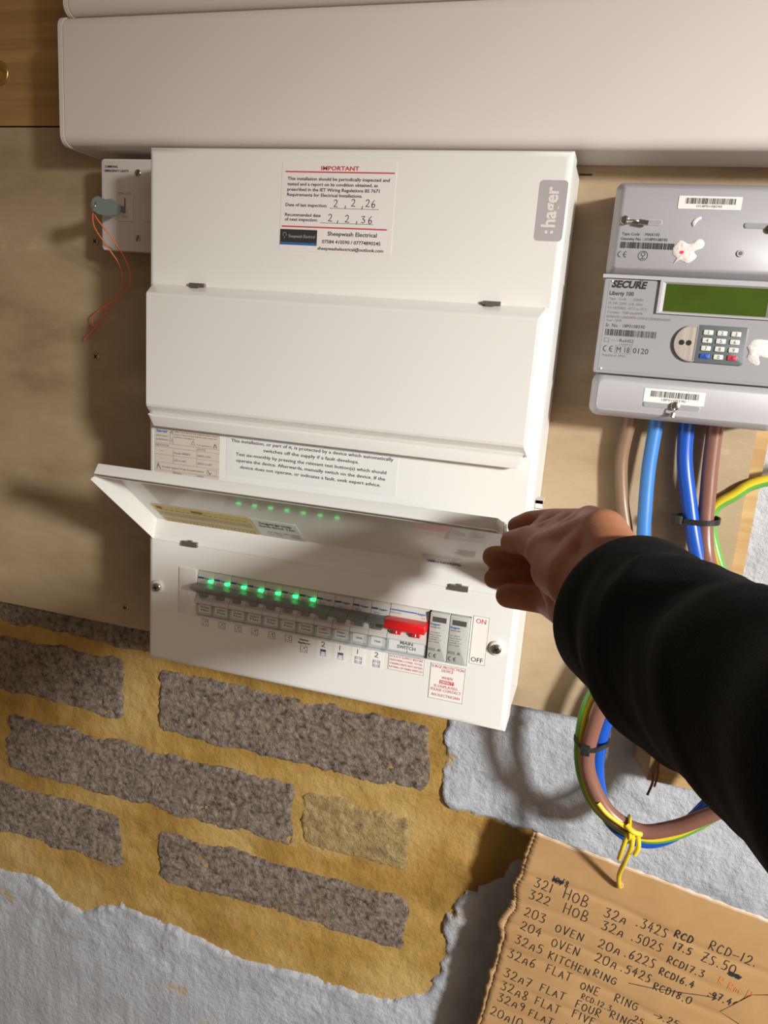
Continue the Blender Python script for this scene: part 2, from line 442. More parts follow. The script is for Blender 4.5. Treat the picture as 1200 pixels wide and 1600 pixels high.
# ------------------------------------------------------------------ trunking
def trunking(name, x0, x1, z0, z1, yf, label, yb=0.0985):
    t = empty(name, (x0, yb, z0))
    r = 0.010; prof = []
    prof.append((yb, z0)); 
    for k in range(7):
        a = math.radians(180 + 90 * k / 6 + 90); 
    # profile (y,z) running bottom back -> bottom front -> top front -> top back
    prof = [(yb, z0)] + [(yf + r - r * math.sin(math.radians(a)), z0 + r - r * math.cos(math.radians(a))) for a in range(0, 91, 15)] \
        + [(yf + r - r * math.cos(math.radians(a)), z1 - r + r * math.sin(math.radians(a))) for a in range(0, 91, 15)] + [(yb, z1)]
    def sweep(xa, xb, grow, nm):
        cy, cz = yb, (z0 + z1) / 2
        pr = [(cy + (y - cy) * (1 + grow / (yb - yf)) if y < yb else y, cz + (z - cz) * (1 + grow / (z1 - cz))) for y, z in prof]
        mb = MB(); n = len(pr)
        mb.add([(xa, y, z) for y, z in pr] + [(xb, y, z) for y, z in pr], [(i, i + 1, n + i + 1, n + i) for i in range(n - 1)] + [tuple(range(n - 1, -1, -1)), tuple(range(n, 2 * n)), (n - 1, 0, n, 2 * n - 1)])
        return mb.build(nm, TRUNK, t, 40)
    sweep(x0 + 0.0052, x1, 0.0, 'trunking_cover')
    sweep(x0, x0 + 0.0042, 0.0008, 'end_cap')
    tag(t, label, 'trunking'); return t
trunking('cable_trunking', -0.1225, 1.2, 0.4865, 0.5965, 0.040, 'wide grey-white plastic cable trunking running just above the consumer unit')
trunking('cable_trunking', -0.1165, 1.2, 0.5975, 0.7075, 0.0405, 'upper grey-white plastic trunking cut off by the top of the picture')

# ------------------------------------------------------------------ consumer unit
CUW, CUH = 0.360, 0.4763
cu = empty('consumer_unit', (0.18, 0.0985, 0.0))
tag(cu, 'white metal consumer unit with two door flaps, lower flap held open', 'consumer unit')
# cover with the breaker cut-out
HX0, HX1, HZ0, HZ1 = 0.0540, 0.3205, 0.0562, 0.1022
mb = MB(front(0.0)); R = 0.0050
xs = [0, HX0, HX1, CUW]; zs = [0, HZ0, HZ1, CUH]
ins = R
gx = [ins, HX0, HX1, CUW - ins]; gz = [ins, HZ0, HZ1, CUH - ins]
V = [(x, z, 0) for x in gx for z in gz]
F = []
for i in range(3):
    for j in range(3):
        if (i, j) != (1, 1): F.append((i * 4 + j, (i + 1) * 4 + j, (i + 1) * 4 + j + 1, i * 4 + j + 1))
mb.add(V, F)
per = [(i, 0) for i in range(4)] + [(3, j) for j in range(1, 4)] + [(i, 3) for i in (2, 1, 0)] + [(0, j) for j in (2, 1)]
def pos(i, j, off, z):
    x, y = gx[i], gz[j]
    if i == 0: x = ins - off
    if i == 3: x = CUW - ins + off
    if j == 0: y = ins - off
    if j == 3: y = CUH - ins + off
    return (x, y, z)
rr = []
for k in range(6):
    a = math.pi / 2 * k / 5
    rr.append([pos(i, j, R * math.sin(a), -R * (1 - math.cos(a))) for i, j in per])
rr.append([pos(i, j, R, -0.034) for i, j in per])
mb.rings(rr, 0, False, False)
hp = [(HX0, HZ0), (HX1, HZ0), (HX1, HZ1), (HX0, HZ1)]
mb.rings([[(x, z, 0) for x, z in reversed(hp)], [(x, z, -0.012) for x, z in reversed(hp)]], 0, False, False)
mb.build('front_cover', WHITE, cu, 40)
MB().box((0.0012, 0.0345, 0.0012), (CUW - 0.0012, 0.0995, CUH - 0.0012)).build('back_box', WHITE, cu)
MB().box((HX0 - 0.01, 0.030, HZ0 - 0.01), (HX1 + 0.01, 0.0335, HZ1 + 0.01)).build('chassis', DARK, cu)
MB(front(0)).plate(0.0352, 0.0535, 0.0548, 0.1020, 0.0, 0.0013, 0.0006, 0.0004).build('blanking_strip', WHITE, cu, 40)
for x, z, a in ((0.0105, 0.0779, 0.3), (0.3440, 0.0782, 0.6)):
    mb = MB(front(0.0)); mb.disc(x + 0.001, z, 0.0066, 0, 0.0028, 0, 24, 0.001); bo = mb.build('screw_boss', WHITE, cu, 40)
    screw_head(bo, x + 0.001, z, -0.0034, 0.0044, STEEL, ang=a, dome=0.0014)
mb = MB().box((CUW + 0.0005, 0.028, 0.2030), (CUW + 0.0065, 0.048, 0.2052)).box((CUW + 0.0005, 0.028, 0.1985), (CUW + 0.0065, 0.031, 0.2052)).box((CUW + 0.0005, 0.028, 0.1975), (CUW + 0.0065, 0.048, 0.1990))
mb.build('lug', TRUNK, cu)

# doors
def door(name, hz, th, label):
    t = math.radians(th)
    ud = Vector((0, -math.sin(t), -math.cos(t))); nd = Vector((0, -math.cos(t), math.sin(t)))
    M = Matrix(((1, 0, 0, 0), (0, ud.y, nd.y, 0), (0, ud.z, nd.z, hz), (0, 0, 0, 1)))   # local (x, u, n)
    X0, X1 = 0.0050, 0.3535
    prof = [(0, 0.0), (0.0076, 0.0152), (0.0086, 0.0166), (0.0105, 0.0172), (0.1055, 0.0172), (0.1078, 0.0164), (0.1090, 0.0150), (0.1112, 0.0125), (0.1128, 0.0098), (0.1150, 0.0072), (0.1165, 0.0045)]
    mb = MB(M); TP = 0.0040
    n = len(prof)
    vs = [(X0 + TP * q / 0.0172, u, q) for u, q in prof] + [(X1 - TP * q / 0.0172, u, q) for u, q in prof]
    fs = [(i, i + 1, n + i + 1, n + i) for i in range(n - 1)]
    base = [(X0, u, 0.0) for u, q in prof] + [(X1, u, 0.0) for u, q in prof]
    vs += base
    for i in range(n - 1):
        fs.append((2 * n + i, 2 * n + i + 1, i + 1, i)); fs.append((n + i, n + i + 1, 3 * n + i + 1, 3 * n + i))
    mb.add(vs, fs)
    o = mb.build(name, WHITE_GLOSS, cu)
    sm = o.modifiers.new('solid', 'SOLIDIFY'); sm.thickness = 0.0014; sm.offset = -1
    bv = o.modifiers.new('bevel', 'BEVEL'); bv.width = 0.0005; bv.segments = 2; bv.limit_method = 'ANGLE'; bv.angle_limit = math.radians(30)
    tag(o, label)
    # finger lip along the free edge
    lp = [(0.1140, 0.0080), (0.1143, 0.0122), (0.1156, 0.0138), (0.1174, 0.0140), (0.1256, 0.0116), (0.1262, 0.0102), (0.1258, 0.0020), (0.1243, 0.0020), (0.1243, 0.0098), (0.1165, 0.0118)]
    mb = MB(M); rings = []
    for x, s in ((X0 + 0.0040, 0.35), (X0 + 0.0085, 1), (X1 - 0.0085, 1), (X1 - 0.0040, 0.35)):
        rings.append([(x, 0.1146 + (u - 0.1146) * s, q) for u, q in lp])
    mb.rings(rings); mb.build('handle_lip', WHITE_GLOSS, o, 30)
    return o, M
UD, MU = door('door_flap', 0.3628, 0.0, 'closed white upper door flap')
LD, ML = door('door_flap', 0.1258, 128.5, 'open white lower door flap seen from inside')
for xa, xb in ((0.0414, 0.0578), (0.3019, 0.3177)):
    mb = MB().box((xa + 0.002, -0.0040, 0.3622), (xb, 0.001, 0.3652)).box((xa + 0.004, -0.0052, 0.3612), (xb - 0.005, -0.001, 0.3626))
    mb.add([(xa, -0.001, 0.3637), (xa + 0.002, -0.0040, 0.3622), (xa + 0.002, -0.0040, 0.3652), (xa + 0.002, 0.001, 0.3622), (xa + 0.002, 0.001, 0.3652)], [(0, 1, 2), (0, 3, 1), (0, 2, 4)])
    mb.build('hinge_clip', CLIP, UD)
for xa, xb in ((0.0390, 0.0548), (0.2996, 0.3153)):
    MB().box((xa, -0.0035, 0.1245), (xb, 0.001, 0.1292)).box((xa + 0.006, -0.003, 0.129), (xb - 0.006, 0.001, 0.1302)).build('hinge_clip', CLIP, LD)

# labels inside the open flap
ML_in = ML @ Matrix(((1, 0, 0, 0), (0, 1, 0, 0), (0, 0, -1, 0.0157), (0, 0, 0, 1)))     # out = towards the viewer inside the pan
YEL = mat('yellow_label', (0.70, 0.52, 0.12), 0.4, var=(0.60, 0.47, 0.2), vscale=160, vstretch=(1, 0.1, 0.1))
mb = MB(ML_in); mb.box((0.0205, 0.0120, 0), (0.1185, 0.0480, 0.0002), 0)
for u, w, m in ((0.0275, 0.0030, 2), (0.0225, 0.0022, 3), (0.0325, 0.0012, 2), (0.0190, 0.0010, 2)):
    mb.rect(0.0215, 0.1175, u, u + w, 0.0003, m)
random.seed(4)
for k in range(24):
    x = 0.024 + k * 0.0039; mb.rect(x, x + 0.0007, 0.0130, 0.0180, 0.0003, 1)
for k in range(16):
    x = 0.026 + k * 0.0056 + random.random() * 0.001; mb.rect(x, x + 0.003, 0.0385, 0.0395, 0.0003, 1)
mb.rect(0.024, 0.030, 0.040, 0.045, 0.0003, 1); mb.rect(0.060, 0.072, 0.041, 0.0445, 0.0003, 1)
mb.build('warning_label', [YEL, mat('olive_ink', (0.22, 0.16, 0.04), 0.6), mat('label_grey', (0.40, 0.37, 0.28), 0.5), mat('label_pale', (0.66, 0.60, 0.42), 0.5)], LD)
FL = ML_in @ Matrix(((1, 0, 0, 0), (0, 1, 0, 0), (0, 0, 1, 0), (0, 0, 0, 1)))
mb = MB(FL); mb.box((0.1210, 0.0105, 0), (0.1640, 0.0480, 0.0002), 0)
mb.text('hagergroup', 0.1275, 0.0395, 0.0042, 0.031, 1, 0.0003, bold=0.02); mb.text('Earth Bond Test', 0.1260, 0.0335, 0.0036, 0.034, 1, 0.0003, bold=0.02)
mb.text('Test Date: 18/11/2025', 0.1290, 0.0225, 0.0024, 0.032, 1, 0.0003); mb.text('Time: 10:23', 0.1290, 0.0180, 0.0022, 0.014, 1, 0.0003); mb.text('PASSED', 0.1520, 0.0180, 0.0024, 0.009, 1, 0.0003)
mb.build('test_label', [PAPER2, INK], LD)
mb = MB(FL)
for k, s in enumerate(('Hager Ltd. Consumer unit 230V AC 50Hz', 'BS EN 61439-3 IP2XC 100A', 'Made in UK 16kA conditional')):
    mb.text(s, 0.2745, 0.0270 - 0.0035 * k, 0.0018, 0.034 - 0.003 * k, 0, 0.0003)
mb.text('VML11X14SPD', 0.2770, 0.0125, 0.0040, 0.030, 0, 0.0003, bold=0.02)
mb.build('type_lettering', INK, LD)

# ---- circuit breakers and devices (parts of the unit)
DEV = mat('device_grey_white', (0.60, 0.58, 0.54), 0.4)
TOGGLE = mat('toggle_grey', (0.20, 0.205, 0.205), 0.45)
HOLDER = mat('label_holder_tinted', (0.50, 0.60, 0.63), 0.25, alpha=0.20)
LEDM = mat('green_led', (0.05, 0.7, 0.15), 0.4, emit=(0.02, 1.0, 0.16), estr=4.5)
REDM = mat('switch_red', (0.72, 0.015, 0.015), 0.3)
MODW = 0.0175
def xprof(mb, x0, x1, prof, mi=0):
    n = len(prof)
    mb.add([(x0, y, z) for y, z in prof] + [(x1, y, z) for y, z in prof],
           [(i, (i + 1) % n, n + (i + 1) % n, n + i) for i in range(n)] + [tuple(range(n - 1, -1, -1)), tuple(range(n, 2 * n))], mi)
def breaker_body(x0, w):
    mb = MB()
    xprof(mb, x0 + 0.0002, x0 + w - 0.0002, [(0.029, 0.0575), (0.029, 0.1008), (0.004, 0.1008), (0.0022, 0.0995), (-0.0005, 0.0880), (-0.0008, 0.0760), (-0.0035, 0.0735), (-0.0040, 0.0700), (0.0000, 0.0690), (0.0000, 0.0575)])
    return mb
texts = [('Sockets', 'Flat')] * 6 + [('Kitchen', 'Sockets'), ('OVEN /', 'Cooker'), ('OVEN /', 'Cooker'), ('Hob',), ('Hob',)]
lab_names = ['first', 'second', 'third', 'fourth', 'fifth', 'sixth', 'seventh', 'eighth', 'ninth', 'tenth', 'eleventh']
proto = {}
for i in range(11):
    x0 = 0.0546 + MODW * i
    if i == 0:
        b = breaker_body(x0, MODW).build('circuit_breaker', DEV, cu, 30)
        mb = MB(); xprof(mb, x0 + 0.0002, x0 + MODW - 0.0002, [(0.0, 0.0893), (-0.0130, 0.0900), (-0.0140, 0.0890), (-0.0140, 0.0868), (-0.0025, 0.0800), (0.0, 0.0800)])
        tg = mb.build('toggle', TOGGLE, b, 30)
        mb = MB(); xprof(mb, x0 + 0.0052, x0 + 0.0123, [(-0.0006, 0.0820), (-0.0062, 0.0830), (-0.0050, 0.0768), (-0.0006, 0.0762)])
        tn = mb.build('toggle_tongue', TOGGLE, b, 30)
        mb = MB(); xprof(mb, x0 + 0.0003, x0 + MODW - 0.0003, [(0.0, 0.0688), (-0.0048, 0.0680), (-0.0048, 0.0568), (-0.0040, 0.0560), (0.0, 0.0560)])
        hd = mb.build('label_holder', HOLDER, b, 30)
        mb = MB(front(-0.0002)); mb.box((x0 + 0.0022, 0.0600, 0), (x0 + MODW - 0.0022, 0.0678, 0.0003)); ins_ = mb.build('label_insert', PAPER_W, b)
        mb = MB(front(0.0008)); mb.box((x0 + 0.0006, 0.0938, 0), (x0 + 0.0062, 0.0952, 0.0008), 0); mb.text('hager', x0 + 0.0078, 0.0938, 0.0016, 0.0080, 0, 0.0009, bold=0.02)
        mb.text('B 32', x0 + 0.0040, 0.0903, 0.0013, 0.0050, 1, 0.0016)
        pr = mb.build('printing', [mat('device_blue', (0.03, 0.09, 0.25), 0.5), INK_G], b)
        proto = dict(b=b, kids=(tg, tn, hd, ins_, pr))
        bo = b
    else:
        bo = proto['b'].copy(); COL.objects.link(bo); bo.location.x += MODW * i; ORG[bo.name] = ORG[proto['b'].name] + Vector((MODW * i, 0, 0))
        for c in proto['kids']:
            k = c.copy(); COL.objects.link(k); k.parent = bo
    if i < 7:
        mb = MB(front(-0.0002)); mb.plate(x0 + 0.0118, x0 + 0.0163, 0.0914, 0.0938, 0, 0.0011, 0.0005, 0.0003); mb.build('indicator_light', LEDM, bo, 40)
    mb = MB(front(-0.0006)); tt = texts[i]
    for q, s in enumerate(tt):
        zz = 0.0646 - 0.0030 * q if len(tt) > 1 else 0.0630
        mb.text(s, x0 + MODW / 2, zz, 0.0020, {'Sockets': 0.0095, 'Flat': 0.0085, 'Kitchen': 0.0098, 'OVEN /': 0.0092, 'Cooker': 0.0092, 'Hob': 0.0055}[s], 0, 0.0002, 'C', bold=0.01)
    mb.build('lettering', INK, bo)
# main switch
x0, w = 0.2473, 0.0358
ms = breaker_body(x0, w).build('main_switch', DEV, cu, 30); tag(ms, 'white main switch with red handle')
mb = MB(); xprof(mb, x0 - 0.001, x0 + w + 0.0002, [(0.0, 0.0905), (-0.0130, 0.0912), (-0.0142, 0.0900), (-0.0142, 0.0838), (-0.0128, 0.0825), (0.0, 0.0830)]); o = mb.build('toggle', REDM, ms, 30)
bv = o.modifiers.new('bevel', 'BEVEL'); bv.width = 0.0008; bv.segments = 2
for dx in (0.0060, 0.0235):
    mb = MB(); xprof(mb, x0 + dx, x0 + dx + 0.0065, [(-0.0006, 0.0815), (-0.0070, 0.0805), (-0.0058, 0.0760), (-0.0006, 0.0755)]); o2 = mb.build('indicator_flag', REDM, ms, 30)
    mb = MB(front(-0.0072)); mb.rect(x0 + dx + 0.0028, x0 + dx + 0.0037, 0.0772, 0.0798, 0); mb.build('printing', PAPER_W, ms)
mb = MB(); xprof(mb, x0 + 0.0003, x0 + w - 0.0003, [(0.0, 0.0720), (-0.0048, 0.0705), (-0.0048, 0.0568), (-0.0040, 0.0560), (0.0, 0.0560)]); mb.build('label_holder', HOLDER, ms, 30)
mb = MB(front(-0.0002)); mb.box((x0 + 0.0015, 0.0590, 0), (x0 + w - 0.0015, 0.0695, 0.0003)); mb.build('label_insert', PAPER_W, ms)
mb = MB(front(-0.0007)); mb.text('MAIN', x0 + w / 2, 0.0655, 0.0030, 0.0118, 0, 0, 'C', bold=0.025); mb.text('SWITCH', x0 + w / 2, 0.0614, 0.0030, 0.0172, 0, 0, 'C', bold=0.025); mb.text('S', x0 + w / 2 + 0.001, 0.0585, 0.0018, None, 0, 0, 'C', bold=0.02)
mb.build('lettering', INK, ms)
mb = MB(front(0.0009)); mb.rect(x0 + 0.0018, x0 + 0.0250, 0.0962, 0.0972, 0.0014, 0); mb.text('hager', x0 + 0.0258, 0.0957, 0.0019, 0.0088, 0, 0.0014, bold=0.015)
mb.text('SB299  100A', x0 + 0.0015, 0.0937, 0.0010, 0.0095, 1, 0.0018); mb.text('2 4', x0 + 0.0300, 0.0925, 0.0014, None, 2, 0.0018)
mb.build('printing', [BLUE_INK, INK_G, RED_INK], ms)
# surge protectors
SPD = mat('surge_grey', (0.50, 0.495, 0.46), 0.4)
for i, nm in enumerate(('SPN815D', 'SPN215N')):
    x0 = 0.2848 + 0.0178 * i
    mb = MB(front(0.0)); mb.plate(x0, x0 + 0.0174, 0.0570, 0.1010, -0.029, 0.0030, 0.0006, 0.0006)
    sp = mb.build('surge_protector', SPD, cu, 40); tag(sp, ('left' if i == 0 else 'right') + ' grey surge protection cartridge')
    MB(front(-0.0031)).box((x0 + 0.0028, 0.0932, 0), (x0 + 0.0148, 0.0978, 0.0004), 0).build('status_window', mat('status_window', (0.09, 0.08, 0.07), 0.2), sp)
    mb = MB(front(-0.0031)); mb.text('hager', x0 + 0.0012, 0.0900, 0.0020, 0.0088, 0, 0.0002, bold=0.02)
    mb.text(nm, x0 + 0.0014, 0.0874, 0.0013, 0.0085, 1, 0.0002)
    for q, s in enumerate(('Uc 275V', 'Imax 15kA', 'In 5kA  Up 1kV', 'L/N-PE  T2', 'IEC 61643')):
        mb.text(s, x0 + 0.0014, 0.0828 - 0.0022 * q, 0.0010, 0.0088 + 0.0014 * (q % 2), 1, 0.0002)
    mb.frame(x0 + 0.0014, x0 + 0.0068, 0.0662, 0.0686, 0.0003, 0.0002, 1); mb.text('EAC', x0 + 0.0020, 0.0667, 0.0013, 0.0042, 1, 0.0002)
    mb.add([(x0 + 0.0088, 0.0664, 0.0002), (x0 + 0.0122, 0.0664, 0.0002), (x0 + 0.0105, 0.0690, 0.0002)], [(0, 1, 2)], 1)
    for q, cx in enumerate((x0 + 0.0036, x0 + 0.0083)):
        mb.ring2d(cx, 0.0616, 0.0015, 0.0020, 0.0002, 2, 14, 90, 270)
        if q: mb.rect(cx - 0.0015, cx, 0.0614, 0.0618, 0.0002, 2)
    mb.build('printing', [BLUE_INK, INK_G, INK], sp)

# ---- stickers and printing on the cover
def sticker(name, x0, x1, z0, z1, m, th=0.0002, lab=None):
    mb = MB(front(0.0)); mb.plate(x0, x1, z0, z1, 0, th, 0.0008, 0); o = mb.build(name, m, cu)
    if lab: o['label'] = lab
    return o
PL = front(-0.0003)
st = sticker('inspection_label', 0.1262, 0.2245, 0.3960, 0.4665, PAPER, lab='white inspection label with red heading')
def lx(px): return 0.1262 + (px - 60) / 1065 * 0.0980
def lz(py): return 0.4665 - (py - 20) / 880 * 0.0700
mb = MB(PL)
mb.text('IMPORTANT', lx(612), lz(108), 0.0030, 0.0325, 1, align='C', bold=0.02)
mb.rect(lx(95), lx(1115), lz(133), lz(121), 0.0001, 1); mb.rect(lx(80), lx(1078), lz(668), lz(655), 0.0001, 1)
for s, py, wd in (('This installation should be periodically inspected and', 208, 955), ('tested and a report on its condition obtained, as', 260, 850), ('prescribed in the IET Wiring Regulations BS 7671', 312, 870), ('Requirements for Electrical Installations.', 363, 715)):
    mb.text(s, lx(118), lz(py), 0.0024, wd / 1065 * 0.098, 0, bold=0.012)
mb.text('Date of last inspection:', lx(108), lz(463), 0.0024, 400 / 1065 * 0.098, 0, bold=0.012)
mb.text('Recommended date', lx(106), lz(560), 0.0024, 345 / 1065 * 0.098, 0, bold=0.012); mb.text('of next inspection:', lx(106), lz(605), 0.0024, 318 / 1065 * 0.098, 0, bold=0.012)
for k in range(56): mb.rect(lx(535) + k * 0.00075, lx(535) + k * 0.00075 + 0.00045, lz(474), lz(469), 0.0001, 0)
for k in range(62): mb.rect(lx(447) + k * 0.00075, lx(447) + k * 0.00075 + 0.00045, lz(618), lz(613), 0.0001, 0)
mb.text('Sheepwash Electrical', lx(758), lz(738), 0.0031, 462 / 1065 * 0.098, 0, align='C', bold=0.012)
mb.text('07584 410590 / 07774890245', lx(752), lz(815), 0.0026, 550 / 1065 * 0.098, 0, align='C', bold=0.012)
mb.text('sheepwashelectrical@outlook.com', lx(748), lz(882), 0.0025, 620 / 1065 * 0.098, 0, align='C', bold=0.012)
mb.rect(lx(66), lx(426), lz(845), lz(690), 0.0001, 2); mb.rect(lx(66), lx(420), lz(845), lz(820), 0.00015, 3)
mb.text('Sheepwash Electrical', lx(148), lz(772), 0.0024, 258 / 1065 * 0.098, 4, 0.0002)
mb.ring2d(lx(110), lz(742), 0.0014, 0.0017, 0.0002, 4, 16, -50, 230); mb.rect(lx(107), lx(112), lz(782), lz(765), 0.0002, 4)
mb.build('lettering', [INK, RED_INK, mat('logo_black', (0.035, 0.033, 0.035), 0.5), mat('logo_blue', (0.03, 0.14, 0.36), 0.5), mat('logo_grey', (0.42, 0.42, 0.42), 0.5)], st)

# pen stroke font ----------------------------------------------------
SF = {'0': [[(.5, 1), (.15, .85), (.05, .5), (.15, .12), (.45, 0), (.8, .15), (.9, .55), (.75, .9), (.5, 1)]], '1': [[(.45, 1), (.42, 0)]],
 '2': [[(.1, .8), (.3, 1), (.65, .95), (.75, .7), (.5, .35), (.1, .05), (.45, .06), (.9, .0)]], '3': [[(.1, .95), (.75, .98), (.4, .6), (.75, .45), (.8, .15), (.5, 0), (.1, .08)]],
 '4': [[(.6, 1), (.1, .35), (.9, .38)], [(.65, .7), (.6, 0)]], '5': [[(.85, 1), (.3, .97), (.22, .58), (.6, .62), (.8, .3), (.55, .02), (.1, .05)]],
 '6': [[(.7, 1), (.3, .7), (.15, .25), (.4, 0), (.75, .12), (.75, .4), (.45, .5), (.2, .3)]], '7': [[(.1, .97), (.85, 1), (.4, 0)], [(.3, .5), (.75, .52)]],
 '8': [[(.5, .52), (.2, .75), (.45, 1), (.75, .8), (.5, .5), (.2, .2), (.45, 0), (.8, .2), (.5, .52)]], '9': [[(.8, .8), (.5, 1), (.2, .75), (.45, .5), (.8, .75), (.75, .4), (.6, 0)]],
 'A': [[(.05, 0), (.45, .85), (.85, 0)], [(.2, .32), (.7, .32)]], 'a': [[(.1, 0), (.4, .6), (.75, .55), (.8, 0)], [(.2, .25), (.8, .25)]], 'B': [[(.15, 0), (.2, 1), (.7, .9), (.6, .6), (.2, .52), (.8, .4), (.75, .08), (.15, 0)]], 'C': [[(.85, .8), (.5, .95), (.15, .6), (.2, .15), (.55, 0), (.9, .12)]],
 'D': [[(.15, 0), (.2, .95), (.7, .85), (.9, .5), (.7, .1), (.15, 0)]], 'E': [[(.8, .95), (.2, .95), (.15, .02), (.8, 0)], [(.18, .5), (.65, .5)]], 'F': [[(.2, 0), (.22, .98), (.9, 1)], [(.2, .52), (.7, .55)]],
 'G': [[(.85, .8), (.5, .95), (.15, .6), (.2, .15), (.55, 0), (.85, .15), (.85, .45), (.55, .45)]], 'H': [[(.1, 1), (.15, 0)], [(.85, 1), (.85, 0)], [(.1, .5), (.85, .52)]], 'I': [[(.4, .95), (.4, 0)]],
 'K': [[(.15, 1), (.15, 0)], [(.85, .95), (.2, .5), (.85, 0)]], 'L': [[(.2, 1), (.15, .02), (.85, 0)]], 'N': [[(.1, 0), (.12, .9), (.8, .05), (.85, .95)]], 'O': [[(.5, .85), (.15, .7), (.1, .3), (.4, 0), (.8, .15), (.85, .6), (.5, .85)]],
 'R': [[(.15, 0), (.2, .97), (.75, .9), (.7, .55), (.2, .48), (.85, 0)]], 'S': [[(.8, .9), (.4, .95), (.25, .7), (.7, .4), (.65, .08), (.15, .02)]], 'T': [[(.05, .97), (.95, 1)], [(.5, .97), (.45, 0)]],
 'U': [[(.15, .95), (.15, .2), (.45, 0), (.8, .2), (.85, .95)]], 'V': [[(.1, .9), (.45, 0), (.9, .95)]], 'W': [[(.05, .9), (.25, 0), (.5, .6), (.7, 0), (.95, .95)]], 'Y': [[(.1, 1), (.5, .5)], [(.9, 1), (.35, 0)]], 'Z': [[(.1, .95), (.85, .98), (.1, .02), (.9, 0)], [(.25, .5), (.75, .52)]],
 'm': [[(.05, 0), (.1, .55), (.4, .5), (.45, .05)], [(.45, .45), (.8, .5), (.85, 0)]], 'M': [[(.05, 0), (.2, .95), (.5, .3), (.8, .98), (.95, 0)]],
 '.': [[(.35, .1), (.5, .0)]], '-': [[(.05, .45), (.95, .48)]], ',': [[(.5, .2), (.3, -.25)]], '/': [[(.1, -.1), (.8, 1.1)]], '>': [[(-.6, .4), (.9, .45)], [(.4, .75), (.95, .45), (.35, .1)]], '~': [[(0, .3), (.3, .7), (.4, .2), (.7, .7), (.8, .2), (1.2, .6)]], ' ': []}
def pen(mb, s, x, y, h, t, mi=0, z=0.0002, sp=0.95, asp=0.62, rot=0.0, jit=0.05):
    rnd = random.Random(hash(s) % 1000 if False else sum(ord(c) * (i + 3) for i, c in enumerate(s)))
    cx = 0.0; c, sn = math.cos(rot), math.sin(rot)
    for ch in s:
        w = h * asp * (0.55 if ch in '.,1I' else 1.0)
        dy = rnd.uniform(-jit, jit) * h; sc = 1 + rnd.uniform(-jit, jit)
        for st_ in SF.get(ch, []):
            pts = [Vector((p[0] * w, p[1] * h * sc + dy, 0)) for p in st_]
            pts = catmull(pts, 4) if len(pts) > 2 and ch not in 'AEFHKLNTVWZ47' else pts
            mb.stroke([(x + (cx + p[0]) * c - p[1] * sn, y + (cx + p[0]) * sn + p[1] * c) for p in pts], t, z, mi)
        cx += w * sp + h * 0.16
    return cx
mb = MB(PL)
for s, px, py in (('2', 570, 460), (',', 672, 455), ('2', 735, 450), (',', 830, 455), ('2', 868, 450), ('6', 920, 450), ('2', 525, 600), (',', 608, 600), ('2', 685, 605), (',', 786, 602), ('3', 835, 605), ('6', 900, 605)):
    pen(mb, s, lx(px), lz(py), 0.0052, 0.00042, 0, 0.0003, asp=0.75)
mb.build('handwriting', INK, st)

# brand badge (letters run upwards)
mb = MB(front(0.0)); mb.plate(0.3374, 0.3585, 0.4118, 0.4552, 0, 0.00015, 0.0030, 0); bd = mb.build('brand_badge', BADGE, cu)
mb = MB(PL); mb.text('hager', 0.3518, 0.4172 + 0.0045, 0.0098, 0.0290, 0, 0.0, rot=math.pi / 2, bold=0.03)
for q in (0.3449, 0.3491): mb.rect(q, q + 0.0022, 0.4172, 0.4194, 0.0)
mb.build('lettering', BADGE_T, bd)

# device information table
st = sticker('indicator_label', 0.0068, 0.0752, 0.1840, 0.2340, PAPER_T, lab='beige indicator table label')
def ax(px): return 0.0068 + (px - 65) / 1020 * 0.0684
def az(py, px): return 0.2340 - (py - 100 - (px - 65) * 0.118) / 880 * 0.0530
mb = MB(PL); LNW = 0.0002
def hl(px0, px1, pz): mb.rect(ax(px0), ax(px1), pz, pz + LNW, 0, 0)
rows = [0.2338, 0.2198, 0.2162, 0.2090, 0.2015, 0.1943, 0.1862]
for zz in rows[1:]: hl(65, 1085, zz)
vx1, vx2 = ax(362), ax(735)
mb.rect(vx1, vx1 + LNW, 0.2198, 0.2338, 0, 0); mb.rect(vx1, vx1 + LNW, 0.2015, 0.2162, 0, 0); mb.rect(vx1, vx1 + LNW, 0.1845, 0.1943, 0, 0)
mb.rect(vx2, vx2 + LNW, 0.2015, 0.2198, 0, 0); mb.rect(vx2, vx2 + LNW, 0.1845, 0.1943, 0, 0)
mb.text('hager', 0.0092, 0.2300, 0.0026, 0.0120, 1, 0.0001, bold=0.03); mb.text('AFDD device', 0.0085, 0.2262, 0.0014, 0.0125, 0); mb.text('6LE005604A', 0.0085, 0.2226, 0.0014, 0.0135, 0)
mb.rect(0.0233, 0.0236, 0.2205, 0.2325, 0, 0); mb.text('TEST', 0.0262, 0.2210, 0.0013, 0.0050, 0, rot=math.pi / 2); mb.stroke([(0.0240, 0.2300), (0.0255, 0.2325), (0.0262, 0.2295)], 0.0005)
for k, (s, wd) in enumerate((('After each device has tripped, please check', 0.0455), ('cause. Press the test button once every six', 0.0435), ('months, mandatory', 0.0210))):
    mb.text(s, 0.0280, 0.2312 - 0.0024 * k, 0.0013, wd, 0)
mb.stroke([(0.0455, 0.2215), (0.0475, 0.2250), (0.0495, 0.2215), (0.0455, 0.2215)], 0.0003); mb.text('Test guidance', 0.0510, 0.2215, 0.0012, 0.0160, 0)
mb.stroke([(0.0690, 0.2210), (0.0700, 0.2245), (0.0712, 0.2235), (0.0720, 0.2212)], 0.0007)
mb.text('INDICATOR', 0.0082, 0.2171, 0.0018, 0.0140, 0); mb.text('STATE', 0.0525, 0.2172, 0.0018, 0.0080, 0)
